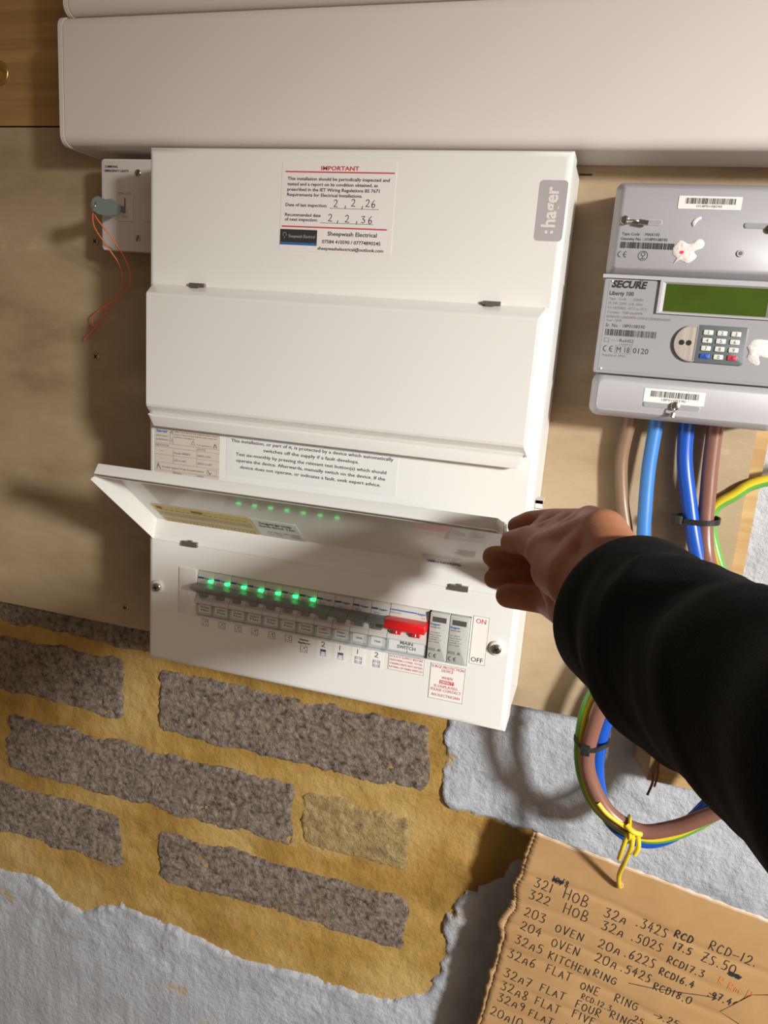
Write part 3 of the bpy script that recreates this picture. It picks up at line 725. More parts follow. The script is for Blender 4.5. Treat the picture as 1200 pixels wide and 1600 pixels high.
mb.rect(0.0130, 0.0160, 0.2124, 0.2128, 0, 0); mb.rect(0.0130, 0.0160, 0.2052, 0.2056, 0, 2)
mb.text('Steady GREEN', 0.0275, 0.2112, 0.0018, 0.0170, 0); mb.text('AFDD is ON', 0.0525, 0.2112, 0.0018, 0.0135, 0)
mb.text('LED is OFF', 0.0275, 0.2042, 0.0018, 0.0130, 0); mb.text('AFDD is OFF', 0.0525, 0.2040, 0.0018, 0.0145, 0)
mb.stroke([(0.0100, 0.1958), (0.0110, 0.2002), (0.0122, 0.1980), (0.0135, 0.1955)], 0.0008)
mb.text('Product tripped. Press the push button.', 0.0155, 0.1968, 0.0017, 0.0440, 0); mb.frame(0.0625, 0.0725, 0.1952, 0.2002, 0.0002, 0, 0); mb.stroke([(0.0635, 0.1995), (0.0655, 0.1960), (0.0670, 0.1975)], 0.0006)
mb.text('Blinking', 0.0275, 0.1924, 0.0015, 0.0085, 0); mb.text('RED/GREEN', 0.0275, 0.1901, 0.0015, 0.0130, 0); mb.text('+ yellow flag absence', 0.0275, 0.1875, 0.0015, 0.0225, 0)
mb.text('AFDD', 0.0525, 0.1922, 0.0015, 0.0065, 0); mb.text('thermal', 0.0525, 0.1897, 0.0015, 0.0078, 0); mb.text('tripped', 0.0525, 0.1872, 0.0015, 0.0078, 0)
mb.rect(0.0110, 0.0170, 0.1902, 0.1905, 0, 3); mb.text('x1', 0.0190, 0.1890, 0.0020, None, 0); mb.text('Steady', 0.0275, 0.1846, 0.0014, 0.0080, 0)
mb.build('lettering', [INK_G, BLUE_INK, mat('pale_ink', (0.42, 0.37, 0.31), 0.6), RED_INK], st)

st = sticker('test_instruction_label', 0.0820, 0.2443, 0.1980, 0.2338, PAPER2, lab='clear six-monthly test instruction label')
mb = MB(PL)
for s, zz, xc, wd in (('This installation, or part of it, is protected by a device which automatically', 0.2290, 0.1632, 0.1535), ('switches off the supply if a fault develops.', 0.2232, 0.1640, 0.0905), ('Test six-monthly by pressing the relevant test button(s) which should', 0.2170, 0.1630, 0.1430), ('operate the device. Afterwards, manually switch on the device. If the', 0.2113, 0.1630, 0.1420), ('device does not operate, or indicates a fault, seek expert advice.', 0.2055, 0.1632, 0.1340)):
    mb.text(s, xc, zz, 0.0028, wd, 0, align='C', bold=0.008)
mb.build('lettering', INK, st)

# socket, cooker and hob pictograms
ICX = [0.0639, 0.0818, 0.0989, 0.1164, 0.1343, 0.1514, 0.1673]
for i, x in enumerate(ICX):
    z = 0.0498 if i < 6 else 0.0424; q = 0.0034
    mb = MB(PL); mb.frame(x - q, x + q, z - q, z + q, 0.0003, 0, 0)
    mb.rect(x - 0.0002, x + 0.0009, z + 0.0004, z + 0.0018, 0, 0); mb.rect(x - 0.0022, x - 0.0012, z - 0.0016, z - 0.0010, 0, 0); mb.rect(x + 0.0008, x + 0.0019, z - 0.0018, z - 0.0010, 0, 0); mb.rect(x + 0.0018, x + 0.0024, z + 0.0018, z + 0.0026, 0, 0)
    if i == 6:
        mb.text('Kitchen', x, z + 0.0082, 0.0018, 0.0085, 1, align='C', bold=0.015); mb.text('Appliances', x, z + 0.0052, 0.0018, 0.0120, 1, align='C', bold=0.015)
    mb.build('socket_pictogram', [mat('pictogram_ink', (0.10, 0.09, 0.14), 0.6), INK], cu)
for x, s in ((0.1865, '2'), (0.2037, '1')):
    z = 0.0425; mb = MB(front(0.0)); mb.plate(x - 0.0066, x + 0.0066, 0.0372, 0.0548, 0, 0.0001, 0.0004, 0); o = mb.build('cooker_pictogram', PAPER_W, cu)
    mb = MB(PL); mb.frame(x - 0.0027, x + 0.0027, z - 0.0033, z + 0.0033, 0.0003, 0, 0); mb.rect(x - 0.0027, x + 0.0027, z + 0.0012, z + 0.0030, 0, 0); mb.rect(x - 0.0019, x + 0.0019, z - 0.0010, z + 0.0010, 0.00005, 2); mb.frame(x - 0.0019, x + 0.0019, z - 0.0011, z + 0.0010, 0.00025, 0.0001, 0)
    pen(mb, s, x - 0.0019, 0.0482, 0.0046, 0.0005, 1, 0.0002, asp=0.85)
    mb.build('printing', [NAVY_INK, INK, PAPER_W], o)
for x, s in ((0.2211, '1'), (0.2384, '2')):
    z = 0.0420; mb = MB(front(0.0)); mb.plate(x - 0.0066, x + 0.0066, 0.0372, 0.0548, 0, 0.0001, 0.0004, 0); o = mb.build('hob_pictogram', PAPER_W, cu)
    mb = MB(PL); mb.frame(x - 0.0034, x + 0.0034, z - 0.0034, z + 0.0034, 0.0003, 0, 0)
    for a in (-1, 1):
        for b in (-1, 1): mb.ring2d(x + a * 0.0017, z + b * 0.0017, 0.0008, 0.00115, 0, 0, 12)
    pen(mb, s, x - 0.0019, 0.0482, 0.0044, 0.0005, 1, 0.0002, asp=0.85)
    mb.build('printing', [NAVY_INK, INK], o)
st = sticker('isolation_label', 0.2496, 0.2830, 0.0393, 0.0545, PAPER_W)
mb = MB(PL); mb.frame(0.2496, 0.2830, 0.0393, 0.0545, 0.0003, 0, 1)
for k, s in enumerate(('ISOLATE SUPPLY BEFORE', 'REMOVING COVER. TOTAL', 'LOADING MUST NOT EXCEED', 'RATING OF MAIN SWITCH')):
    mb.text(s, 0.2508, 0.0516 - 0.0034 * k, 0.0019, 0.0308, 0)
mb.build('lettering', [RED_INK, INK_G], st)
st = sticker('surge_label', 0.2888, 0.3202, 0.0196, 0.0535, PAPER_W)
mb = MB(PL); mb.frame(0.2888, 0.3202, 0.0196, 0.0535, 0.00035, 0, 1)
for s, zz, wd in (('SURGE PROTECTION', 0.0497, 0.0290), ('DEVICE', 0.0465, 0.0104), ('WHEN', 0.0398, 0.0098), ('IS DISPLAYED,', 0.0312, 0.0218), ('PLEASE CONTACT', 0.0276, 0.0276), ('AN ELECTRICIAN', 0.0226, 0.0258)):
    mb.text(s, 0.3045, zz, 0.0026, wd, 0, align='C')
mb.rect(0.2980, 0.3110, 0.0350, 0.0386, 0, 0); mb.text('DEFECT', 0.3045, 0.0356, 0.0024, 0.0112, 2, 0.0001, 'C', bold=0.015)
mb.build('lettering', [RED_INK, INK_G, PAPER_W], st)
st = sticker('on_off_label', 0.3222, 0.3362, 0.0596, 0.1040, PAPER_W)
mb = MB(PL); mb.frame(0.3222, 0.3362, 0.0596, 0.1040, 0.0003, 0, 1)
mb.text('ON', 0.3292, 0.0975, 0.0042, 0.0085, 0, align='C'); mb.text('OFF', 0.3290, 0.0617, 0.0042, 0.0105, 2, align='C')
mb.build('lettering', [RED_INK, INK_G, INK], st)

# ------------------------------------------------------------------ emergency light key switch, key and string
ks = empty('key_switch', (-0.053, 0.0995, 0.437))
tag(ks, 'white switch plate for communal emergency lights left of the consumer unit', 'switch')
mb = MB(front(0.0995)); mb.plate(-0.0925, -0.0135, 0.3975, 0.4765, 0, 0.0290, 0.002, 0.001); mb.build('back_box', SWPLATE, ks, 40)
mb = MB(front(0.0710)); mb.plate(-0.0962, -0.0102, 0.3945, 0.4800, 0, 0.0070, 0.0040, 0.0020); mb.build('face_plate', SWPLATE, ks, 40)
mb = MB(front(0.0640)); mb.plate(-0.0772, -0.0592, 0.4225, 0.4525, 0, 0.0012, 0.0020, 0.0006); kp = mb.build('key_module', SWPLATE, ks, 40)
mb = MB(front(0.0627)); mb.text('EMG LTG', -0.0682, 0.4470, 0.0022, 0.0140, 1, 0, 'C'); mb.text('TEST', -0.0682, 0.4258, 0.0022, 0.0070, 1, 0, 'C'); mb.rect(-0.0687, -0.0676, 0.4325, 0.4440, 0, 0); mb.build('printing', [DARK, INK_G], kp)
mb = MB(front(0.0640)); mb.plate(-0.0500, -0.0320, 0.4225, 0.4525, 0, 0.0012, 0.0020, 0.0006); mb.build('blank_module', SWPLATE, ks, 40)
mb = MB(front(0.0638)); mb.text('COMMUNAL', -0.0915, 0.4715, 0.0020, 0.0150, 0, 0, bold=0.03); mb.text('EMERGENCY LIGHTS', -0.0915, 0.4677, 0.0020, 0.0270, 0, 0, bold=0.03); mb.build('lettering', INK, ks)
for x, z in ((-0.0542, 0.4672), (-0.0542, 0.4073)):
    screw_head(ks, x, z, 0.0637, 0.0032, STEEL, cross=False, ang=1.2)

KEYM = mat('dull_key_metal', (0.19, 0.225, 0.205), 0.5, 0.2)
key = empty('switch_key', (-0.0682, 0.062, 0.438))
tag(key, 'dull grey-green flat key standing in the emergency light switch', 'key')
mb = MB(); out = [(0.0630, 0.0030), (0.0540, 0.0032), (0.0480, 0.0060), (0.0400, 0.0078), (0.0330, 0.0062), (0.0270, 0.0070), (0.0200, 0.0078), (0.0145, 0.0050), (0.0125, 0.0), (0.0145, -0.0060), (0.0210, -0.0078), (0.0300, -0.0082), (0.0400, -0.0075), (0.0480, -0.0055), (0.0540, -0.0030), (0.0630, -0.0028)]
n = len(out); zk = 0.4330
mb.add([(-0.0690, y, zk + q + (0.063 - y) * -0.06) for y, q in out] + [(-0.0674, y, zk + q + (0.063 - y) * -0.06) for y, q in out], [tuple(range(n)), tuple(range(2 * n - 1, n - 1, -1))] + [(i, n + i, n + (i + 1) % n, (i + 1) % n) for i in range(n)])
mb.build('key_blade', KEYM, key)
mb = MB(); c0 = Vector((-0.0682, 0.0190, 0.4300)); mb.tube([c0 + Vector((0.0028 * math.sin(a), 0.0012 * math.cos(a) - 0.004, 0.0030 * math.cos(a))) for a in [k * math.pi / 6 for k in range(13)]], 0.0006, 8); mb.build('eyelet', STEEL, key, 60)
STR = mat('orange_wire', (0.80, 0.20, 0.06), 0.45)
mb = MB()
s1 = [(-0.0682, 0.015, 0.4285), (-0.0735, 0.026, 0.4200), (-0.0720, 0.050, 0.4030), (-0.0660, 0.062, 0.3840), (-0.0660, 0.068, 0.3660), (-0.0840, 0.075, 0.3500), (-0.1080, 0.083, 0.3400), (-0.1270, 0.090, 0.3300), (-0.1290, 0.092, 0.3220), (-0.1255, 0.092, 0.3180)]
s2 = [(-0.0682, 0.015, 0.4285), (-0.0770, 0.027, 0.4130), (-0.0785, 0.050, 0.3960), (-0.0735, 0.060, 0.3820), (-0.0735, 0.066, 0.3660), (-0.0850, 0.073, 0.3520), (-0.1020, 0.083, 0.3400), (-0.1180, 0.090, 0.3250), (-0.1260, 0.092, 0.3180), (-0.1420, 0.094, 0.3040)]
for s in (s1, s2): mb.tube(catmull(s, 8), 0.00068, 8)
mb.tube(catmull([(-0.1300, 0.091, 0.3210), (-0.1255, 0.089, 0.3190), (-0.1215, 0.091, 0.3195), (-0.1240, 0.093, 0.3150), (-0.1275, 0.091, 0.3200)], 6), 0.0006, 8)
sw = mb.build('string', STR, None, 60)
tag(sw, 'thin orange wire loop hanging from the switch key, knotted at its end', 'string')

# ------------------------------------------------------------------ electricity meter
MT = mat('meter_grey', (0.385, 0.37, 0.39), 0.4)
MT_L = mat('meter_pale_grey', (0.46, 0.445, 0.46), 0.38)
MT_PANEL = mat('meter_panel_grey', (0.335, 0.325, 0.34), 0.35)
CLEAR = mat('clear_cover_grey', (0.37, 0.37, 0.39), 0.12, coat=0.4)
mt = empty('electricity_meter', (0.465, 0.0995, 0.281))
tag(mt, 'grey electricity meter with green display and keypad on the plywood', 'electricity meter')
MX0, MX1 = 0.3922, 0.5390
mb = MB(front(0.0995)); mb.plate(MX0 + 0.003, MX1 - 0.003, 0.287, 0.458, 0, 0.040, 0.006, 0.001); mb.build('base', MT, mt, 40)
# top communications cover: bevelled pan
def pan(x0, x1, z0, z1, yb, yf, bev, r, name, m):
    mb = MB(front(0.0)); seg = 5
    def ol(i, y):
        o = []; rr = max(r - i * 0.6, 0.0012)
        for cx, cz, a0 in ((x1 - i - rr, z1 - i - rr, 0), (x0 + i + rr, z1 - i - rr, 90), (x0 + i + rr, z0 + i + rr, 180), (x1 - i - rr, z0 + i + rr, 270)):
            for k in range(seg + 1):
                a = math.radians(a0 + 90 * k / seg); o.append((cx + rr * math.cos(a), cz + rr * math.sin(a), -y))
        return o
    mb.rings([ol(0, yb), ol(0, yf + bev * 2.0), ol(bev * 0.12, yf + bev * 1.7), ol(bev * 0.75, yf + 0.0012), ol(bev, yf)])
    return mb.build(name, m, mt, 35)
pan(MX0, MX1, 0.3925, 0.4635, 0.092, 0.0350, 0.007, 0.006, 'module_cover', MT)
pan(MX0 + 0.001, MX1 - 0.001, 0.2812, 0.3165, 0.092, 0.0350, 0.006, 0.008, 'terminal_cover', MT_L)
MB().box((MX0 - 0.001, 0.0345, 0.3905), (MX1 + 0.001, 0.070, 0.3932)).build('ledge', MT_L, mt)
mb = MB(front(0.075)); mb.plate(MX0 + 0.0005, MX1 - 0.0005, 0.3160, 0.3908, 0, 0.0385, 0.002, 0.0020); wn = mb.build('display_window', CLEAR, mt, 40)
tag(wn, 'glossy clear front window')
mb = MB(front(0.0365)); mb.rect(0.3965, 0.5345, 0.3185, 0.3888, 0.0002, 0); mb.build('label_panel', MT_PANEL, mt)
# display
mb = MB(front(0.0363))
o_ = [(0.4345, 0.3655), (0.5200, 0.3655), (0.5200, 0.3912), (0.4345, 0.3912)]; i_ = [(0.4395, 0.3675), (0.5140, 0.3675), (0.5140, 0.3882), (0.4395, 0.3882)]
mb.rings([[(x, z, 0) for x, z in o_], [(x + (0.0006 if x < 0.47 else -0.0006), z, 0.0022) for x, z in o_], [(x, z, 0.0022) for x, z in [(0.4370, 0.3664), (0.5170, 0.3664), (0.5170, 0.3895), (0.4370, 0.3895)]], [(x, z, 0.0004) for x, z in i_]], 0, False, False)
bz = mb.build('display_bezel', MT_L, mt)
mb = MB(front(0.0360)); mb.rect(0.4393, 0.5142, 0.3673, 0.3884, 0); mb.build('lcd_screen', mat('lcd_green', (0.055, 0.098, 0.010), 0.12, var=(0.048, 0.078, 0.009), vscale=30, coat=0.3), mt)
# optical port
mb = MB(front(0.0365)); seg = 20
pts = [(0.4650 + 0.0125 * math.cos(math.radians(a)) - 0.0, 0.3445 + 0.0125 * math.sin(math.radians(a))) for a in range(90, 271, 9)] + [(0.4672, 0.3320), (0.4672, 0.3570)]
def grow(k): return [(0.4600 + (x - 0.4600) * k, 0.3445 + (z - 0.3445) * k) for x, z in pts]
mb.rings([[(x, z, 0) for x, z in grow(1.12)], [(x, z, 0.0028) for x, z in grow(1.12)], [(x, z, 0.0028) for x, z in grow(1.02)]], 1, False, False)
mb.rings([[(x, z, 0) for x, z in grow(1.02)], [(x, z, 0.0024) for x, z in grow(1.02)]], 0)
for q in (0.4572, 0.4625): mb.disc(q, 0.3447, 0.0021, 0.0024, 0.0026, 2, 16)
mb.build('optical_port', [mat('brushed_plate', (0.70, 0.64, 0.55), 0.35, 0.5, var=(0.55, 0.48, 0.40), vscale=120, vstretch=(4, 1, 0.1)), MT_PANEL, DARK], mt)
# keypad
mb = MB(front(0.0365)); mb.plate(0.4676, 0.5040, 0.3302, 0.3590, 0, 0.0022, 0.0020, 0.0006); kb = mb.build('keypad', mat('keypad_slate', (0.135, 0.155, 0.165), 0.35), mt, 40)
KEYW = mat('key_white', (0.72, 0.72, 0.64), 0.35); KEYB = mat('key_blue', (0.03, 0.10, 0.50), 0.35); KEYR = mat('key_red', (0.62, 0.045, 0.06), 0.35)
for i, ch in enumerate('123456789A0B'):
    r, c = divmod(i, 3); cx = 0.4755 + 0.0100 * c; cz = 0.3535 - 0.0060 * r
    mb = MB(front(0.0343)); mb.plate(cx - 0.0035, cx + 0.0035, cz - 0.0019, cz + 0.0019, 0, 0.0010, 0.0008, 0.0004, 0); mb.text(ch, cx, cz - 0.0013, 0.0026, None, 1, 0.0011, 'C')
    mb.build('key', [{'A': KEYB, 'B': KEYR}.get(ch, KEYW), INK], kb, 40)
# printing on the window panel
T = MB(front(0.0362))
T.text('SECURE', 0.3985, 0.3836, 0.0050, 0.0262, 0, 0, bold=0.05, slant=0.2); T.ring2d(0.4208, 0.3898, 0.0007, 0.0011, 0, 0, 10, 180, 380)
T.text('Liberty 100', 0.3978, 0.3776, 0.0030, 0.0185, 0, 0, bold=0.02)
for s, z, w in (('Type   Code     : ES80B1', 0.3739, 0.0260), ('1P, 2W, 220V, Cl B, 50Hz', 0.3704, 0.0262), ('0.5-10(100)A, -25°C to 55°C', 0.3670, 0.0300), ('Constant : 3200 imp/kWh', 0.3635, 0.0270), ('EN50470-1,EN50470-3,EN/-0120/BSEN62052', 0.3600, 0.0485), ('Year : 2018', 0.3572, 0.0115)):
    T.text(s, 0.3980, z, 0.0019, w, 1, 0)
T.text('Sr. No. : 18P0108590', 0.3982, 0.3530, 0.0026, 0.0300, 0, 0)
random.seed(11); x = 0.3985
while x < 0.4375:
    wbar = random.choice((0.0003, 0.0005, 0.0008)); T.rect(x, x + wbar, 0.3462, 0.3512, 0, 0); x += wbar + random.choice((0.0003, 0.0004, 0.0007))
T.frame(0.3985, 0.4022, 0.3408, 0.3442, 0.0003, 0, 1); T.rect(0.4045, 0.4100, 0.3424, 0.3427, 0, 1); T.text('RoHS2', 0.4105, 0.3416, 0.0024, 0.0108, 0, 0); T.text('compliant', 0.4105, 0.3395, 0.0013, 0.0108, 1, 0)
for q, cx in enumerate((0.4010, 0.4058)):
    T.ring2d(cx, 0.3358, 0.0019, 0.0025, 0, 0, 16, 90, 270)
    if q: T.rect(cx - 0.0019, cx, 0.3355, 0.3360, 0, 0)
T.text('M 18', 0.4092, 0.3335, 0.0042, 0.0100, 0, 0); T.frame(0.4080, 0.4204, 0.3326, 0.3388, 0.00025, 0, 1); T.text('0120', 0.4218, 0.3335, 0.0042, 0.0118, 0, 0)
T.text('Property of : BMA1', 0.3985, 0.3298, 0.0018, 0.0180, 1, 0)
T.build('panel_lettering', [INK, INK_G], mt)
for x, z in ((0.3990, 0.3880), (0.3990, 0.3198)):
    MB(front(0.0362)).disc(x, z, 0.0009, 0, 0.0008, 0, 10, 0.0003).build('rivet', PAPER_W, mt)
# module cover printing, seals, stickers
YF = 0.0348
T = MB(front(YF))
T.text('Type Code   : MAX102', 0.4012, 0.4228, 0.0021, 0.0280, 0, 0); T.text('Gateway No. : H18P0108590', 0.4008, 0.4192, 0.0021, 0.0345, 0, 0)
x = 0.4010
while x < 0.4410:
    wbar = random.choice((0.0003, 0.0005, 0.0008)); T.rect(x, x + wbar, 0.4132, 0.4178, 0, 0); x += wbar + random.choice((0.0003, 0.0004, 0.0007))
for q, cx in enumerate((0.4022, 0.4065)):
    T.ring2d(cx, 0.4085, 0.0018, 0.0023, 0, 0, 16, 90, 270)
    if q: T.rect(cx - 0.0018, cx, 0.4083, 0.4087, 0, 0)
T.ring2d(0.4190, 0.4080, 0.0033, 0.0037, 0, 0, 24); T.ring2d(0.4190, 0.4092, 0.0012, 0.0016, 0, 0, 14); T.rect(0.4188, 0.4192, 0.4056, 0.4080, 0, 0); T.rect(0.4172, 0.4208, 0.4056, 0.4060, 0, 0)
T.build('cover_lettering', INK, mt)
def barcode(x0, x1, z0, z1, s, seed, nm, y=YF):
    mb = MB(front(y)); mb.plate(x0, x1, z0, z1, 0, 0.0002, 0.0006, 0); o = mb.build(nm, PAPER_W, mt)
    mb = MB(front(y - 0.0003)); rnd = random.Random(seed); x = x0 + 0.0050; H = z1 - z0
    while x < x1 - 0.0046:
        wb_ = rnd.choice((0.00025, 0.0004, 0.0007)); mb.rect(x, x + wb_, z0 + H * 0.40, z1 - H * 0.15, 0, 0); x += wb_ + rnd.choice((0.00025, 0.0004, 0.0006))
    mb.text(s, (x0 + x1) / 2, z0 + H * 0.14, H * 0.19, (x1 - x0) * 0.40, 0, 0, 'C'); mb.build('lettering', INK, o)
barcode(0.4392, 0.4840, 0.4432, 0.4525, 'H18P0108590', 3, 'barcode_sticker')
barcode(0.4352, 0.4812, 0.2966, 0.3072, '18P0108590', 5, 'barcode_sticker')
def seal(x, z, nm, tx, tz):
    mb = MB(front(YF)); mb.disc(x, z, 0.0034, 0, 0.0030, 0, 18, 0.0008, 0.0008); mb.rect(x - 0.0004, x + 0.0004, z - 0.0024, z + 0.0024, 0.0040, 1)
    o = mb.build(nm, [STEEL, DARK], mt, 40)
    mb = MB(); mb.tube(catmull([(x, YF - 0.003, z), (x + tx * 0.5, YF - 0.006, z + tz * 0.3), (x + tx * 0.8, YF - 0.005, z + tz * 0.8)], 5), 0.0006, 6)
    mb.tube([(x + tx * 0.75, YF - 0.004, z + tz * 0.75), (x + tx * 1.25, YF - 0.0045, z + tz * 1.25)], 0.0021, 8); mb.build('seal_tag', STEEL, o, 40)
def slot(x0, x1, z):
    mb = MB(front(YF)); mb.plate(x0, x1, z - 0.0021, z + 0.0021, 0, 0.0006, 0.0020, 0.0003); o = mb.build('screw_slot', MT_L, mt, 40)
    MB(front(YF - 0.0007)).plate(x0 + 0.0006, x1 - 0.0006, z - 0.0014, z + 0.0015, 0, 0.0001, 0.0013, 0).build('recess', MT_PANEL, o)
slot(0.3990, 0.4298, 0.4328); slot(0.4355, 0.4790, 0.2945); slot(0.4880, 0.5150, 0.4328)
seal(0.4020, 0.4335, 'sealing_screw', 0.014, -0.0015); seal(0.4600, 0.2950, 'sealing_screw', -0.0012, -0.0070); seal(0.5080, 0.4310, 'sealing_screw', 0.012, -0.002)
mb = MB(front(YF)); mb.disc(0.4888, 0.4127, 0.0026, 0, 0.0007, 0, 18); mb.disc(0.4888, 0.4127, 0.0014, 0.0007, 0.0009, 1, 14); mb.build('cover_hole', [MT_L, INK_G], mt)
# white paint daubs with the red lamp showing through
def blob(cx, cz, pts, nm, y=YF, th=0.0006):
    n = len(pts); mb = MB(front(y))
    P2 = [(p.x, p.y) for p in catmull([Vector((a, b, 0)) for a, b in pts] + [Vector((pts[0][0], pts[0][1], 0))], 4)][:-1]
    mb.rings([[(cx + a, cz + b, 0) for a, b in P2], [(cx + a * 0.92, cz + b * 0.92, th) for a, b in P2], [(cx + a * 0.4, cz + b * 0.4, th * 1.4) for a, b in P2]])
    return mb.build(nm, mat('daubed_white_paint', (0.82, 0.76, 0.72), 0.35, bump=0.4, bscale=400), mt, 60)
bl = blob(0.4508, 0.4120, [(-0.0105, 0.0030), (-0.0060, 0.0085), (0.0010, 0.0060), (0.0075, 0.0100), (0.0115, 0.0075), (0.0105, 0.0035), (0.0050, 0.0005), (0.0075, -0.0030), (0.0020, -0.0080), (-0.0045, -0.0060), (-0.0085, -0.0090), (-0.0070, -0.0045), (-0.0100, -0.0020)], 'paint_daub')
MB(front(YF - 0.0009)).disc(0.4472, 0.4117, 0.0013, 0, 0.0006, 0, 16, 0.0002).build('red_indicator', mat('red_led', (0.8, 0.02, 0.05), 0.3, emit=(1.0, 0.03, 0.06), estr=1.6), mt)
blob(0.4540, 0.4350, [(-0.0030, -0.0020), (-0.0010, 0.0012), (0.0025, 0.0030), (0.0035, 0.0015), (0.0010, -0.0005), (-0.0015, -0.0045)], 'paint_daub')
blob(0.5125, 0.3425, [(-0.0075, 0.0020), (-0.0040, 0.0075), (0.0030, 0.0085), (0.0095, 0.0070), (0.0115, 0.0), (0.0080, -0.0050), (0.0010, -0.0045), (0.0035, -0.0095), (0.0005, -0.0110), (-0.0060, -0.0065), (-0.0055, -0.0020)], 'paint_daub', 0.0362)

# ------------------------------------------------------------------ cables
BROWN = mat('brown_sheath', (0.23, 0.105, 0.075), 0.33)
BROWN_G = mat('grey_brown_sheath', (0.24, 0.145, 0.085), 0.38)
LBLUE = mat('light_blue_sheath', (0.055, 0.22, 0.58), 0.35)
DBLUE = mat('deep_blue_sheath', (0.010, 0.085, 0.46), 0.33)
CYEL = mat('earth_yellow', (0.72, 0.55, 0.03), 0.33)
CGRN = mat('earth_green', (0.13, 0.36, 0.055), 0.33)
TIE = mat('black_nylon', (0.02, 0.02, 0.02), 0.35)
def cable(name, pts, r, m, label, k=10):
    o = MB().tube(catmull(pts, k), r, 16).build(name, m, None, 60); tag(o, label, 'cable', 'meter tails below the electricity meter'); return o
cable('meter_cable', [(0.4285, 0.086, 0.292), (0.4285, 0.086, 0.275), (0.4265, 0.088, 0.240), (0.4320, 0.087, 0.205), (0.4400, 0.082, 0.175), (0.4430, 0.086, 0.156), (0.4440, 0.101, 0.148)], 0.0057, BROWN_G, 'grey-brown cable leftmost of the four below the meter')
cable('meter_cable', [(0.4505, 0.082, 0.292), (0.4505, 0.082, 0.275), (0.4500, 0.080, 0.232), (0.4540, 0.076, 0.178), (0.4590, 0.078, 0.155), (0.4610, 0.088, 0.139), (0.4610, 0.102, 0.134)], 0.0061, LBLUE, 'light blue cable second from the left below the meter')
cable('meter_cable', [(0.4757, 0.085, 0.292), (0.4757, 0.085, 0.275), (0.4785, 0.084, 0.246), (0.4870, 0.080, 0.212), (0.4985, 0.074, 0.172), (0.522, 0.072, 0.110), (0.556, 0.072, 0.040), (0.566, 0.074, -0.010), (0.552, 0.076, -0.058), (0.525, 0.079, -0.107), (0.495, 0.080, -0.1250), (0.464, 0.080, -0.1105), (0.4475, 0.080, -0.0710), (0.4440, 0.076, -0.0320), (0.4490, 0.076, 0.0050), (0.460, 0.076, 0.035), (0.474, 0.078, 0.060), (0.479, 0.088, 0.078), (0.479, 0.102, 0.083)], 0.0066, DBLUE, 'deep blue cable beside the brown one, looping down below the board')
cable('meter_cable', [(0.4985, 0.085, 0.292), (0.4985, 0.085, 0.275), (0.5010, 0.083, 0.226), (0.5075, 0.076, 0.170), (0.530, 0.050, 0.115), (0.568, 0.042, 0.040), (0.577, 0.044, -0.010), (0.5560, 0.050, -0.052), (0.5370, 0.054, -0.0730), (0.5160, 0.058, -0.0910), (0.4905, 0.060, -0.1020), (0.4620, 0.060, -0.0910), (0.4410, 0.060, -0.0620), (0.4340, 0.060, -0.0340), (0.4385, 0.060, 0.0080), (0.449, 0.060, 0.045), (0.462, 0.062, 0.085), (0.466, 0.080, 0.104), (0.466, 0.102, 0.108)], 0.0068, BROWN, 'brown cable rightmost below the meter, looping down below the board')
ep = catmull([(0.80, 0.105, 0.290), (0.640, 0.100, 0.262), (0.5500, 0.096, 0.2360), (0.5243, 0.0935, 0.2195), (0.5090, 0.0935, 0.2010), (0.5180, 0.0920, 0.165), (0.545, 0.075, 0.110), (0.572, 0.058, 0.040), (0.580, 0.060, -0.010), (0.566, 0.062, -0.050), (0.5500, 0.0640, -0.0735), (0.5230, 0.0670, -0.1015), (0.4960, 0.0685, -0.1135), (0.4680, 0.0690, -0.1060), (0.4430, 0.0695, -0.0860), (0.4272, 0.0700, -0.0470), (0.4258, 0.0690, 0.0), (0.434, 0.072, 0.030), (0.446, 0.080, 0.056), (0.450, 0.092, 0.070), (0.450, 0.102, 0.074)], 10)
o = MB().tube(ep, 0.0050, 16, 0, True, lambda i, k: 1 if k % 16 in (5, 6, 7, 8, 9, 10, 11, 4) else 0).build('earth_cable', [CYEL, CGRN], None, 60)
tag(o, 'yellow and green striped earth cable entering from the right, joining the loop', 'cable')
def tie(name, pts, r0, hx, label):
    t = empty(name, pts[0])
    mb = MB(); P = catmull(pts, 6)
    W = r0
    vs = []; fs = []; n = len(P)
    for i, p in enumerate(P):
        a = P[(i - 1) % n]; b = P[(i + 1) % n]; d = (b - a).normalized(); nn = Vector((0, 0, 1)) - d * d.z; nn.normalize(); out_ = d.cross(nn) * 0.0007
        vs += [p - nn * W - out_, p + nn * W - out_, p + nn * W + out_, p - nn * W + out_]
    for i in range(n - 1):
        for j in range(4): fs.append((4 * i + j, 4 * i + (j + 1) % 4, 4 * i + 4 + (j + 1) % 4, 4 * i + 4 + j))
    mb.add([tuple(v) for v in vs], fs); mb.build('strap', TIE, t)
    h = Vector(hx); mb = MB(front(0)); mb.M = Matrix.Translation(h) @ front(0)
    mb.plate(-0.0042, 0.0042, -0.0040, 0.0040, -0.004, 0.003, 0.0008, 0.0006); mb.box((-0.0020, -0.0030, 0.0030), (0.0020, 0.0026, 0.0033)); mb.build('tie_head', TIE, t, 40)
    tag(t, label, 'cable tie'); return t
tie('cable_tie', [(0.4800, 0.076, 0.1955), (0.4870, 0.0705, 0.1955), (0.5030, 0.0685, 0.1965), (0.5130, 0.074, 0.1975), (0.5130, 0.088, 0.198), (0.5000, 0.097, 0.197), (0.4850, 0.094, 0.196), (0.4795, 0.085, 0.1955), (0.4800, 0.076, 0.1955)], 0.0022, (0.4790, 0.0730, 0.1955), 'black cable tie strapping the blue and brown cables below the meter')
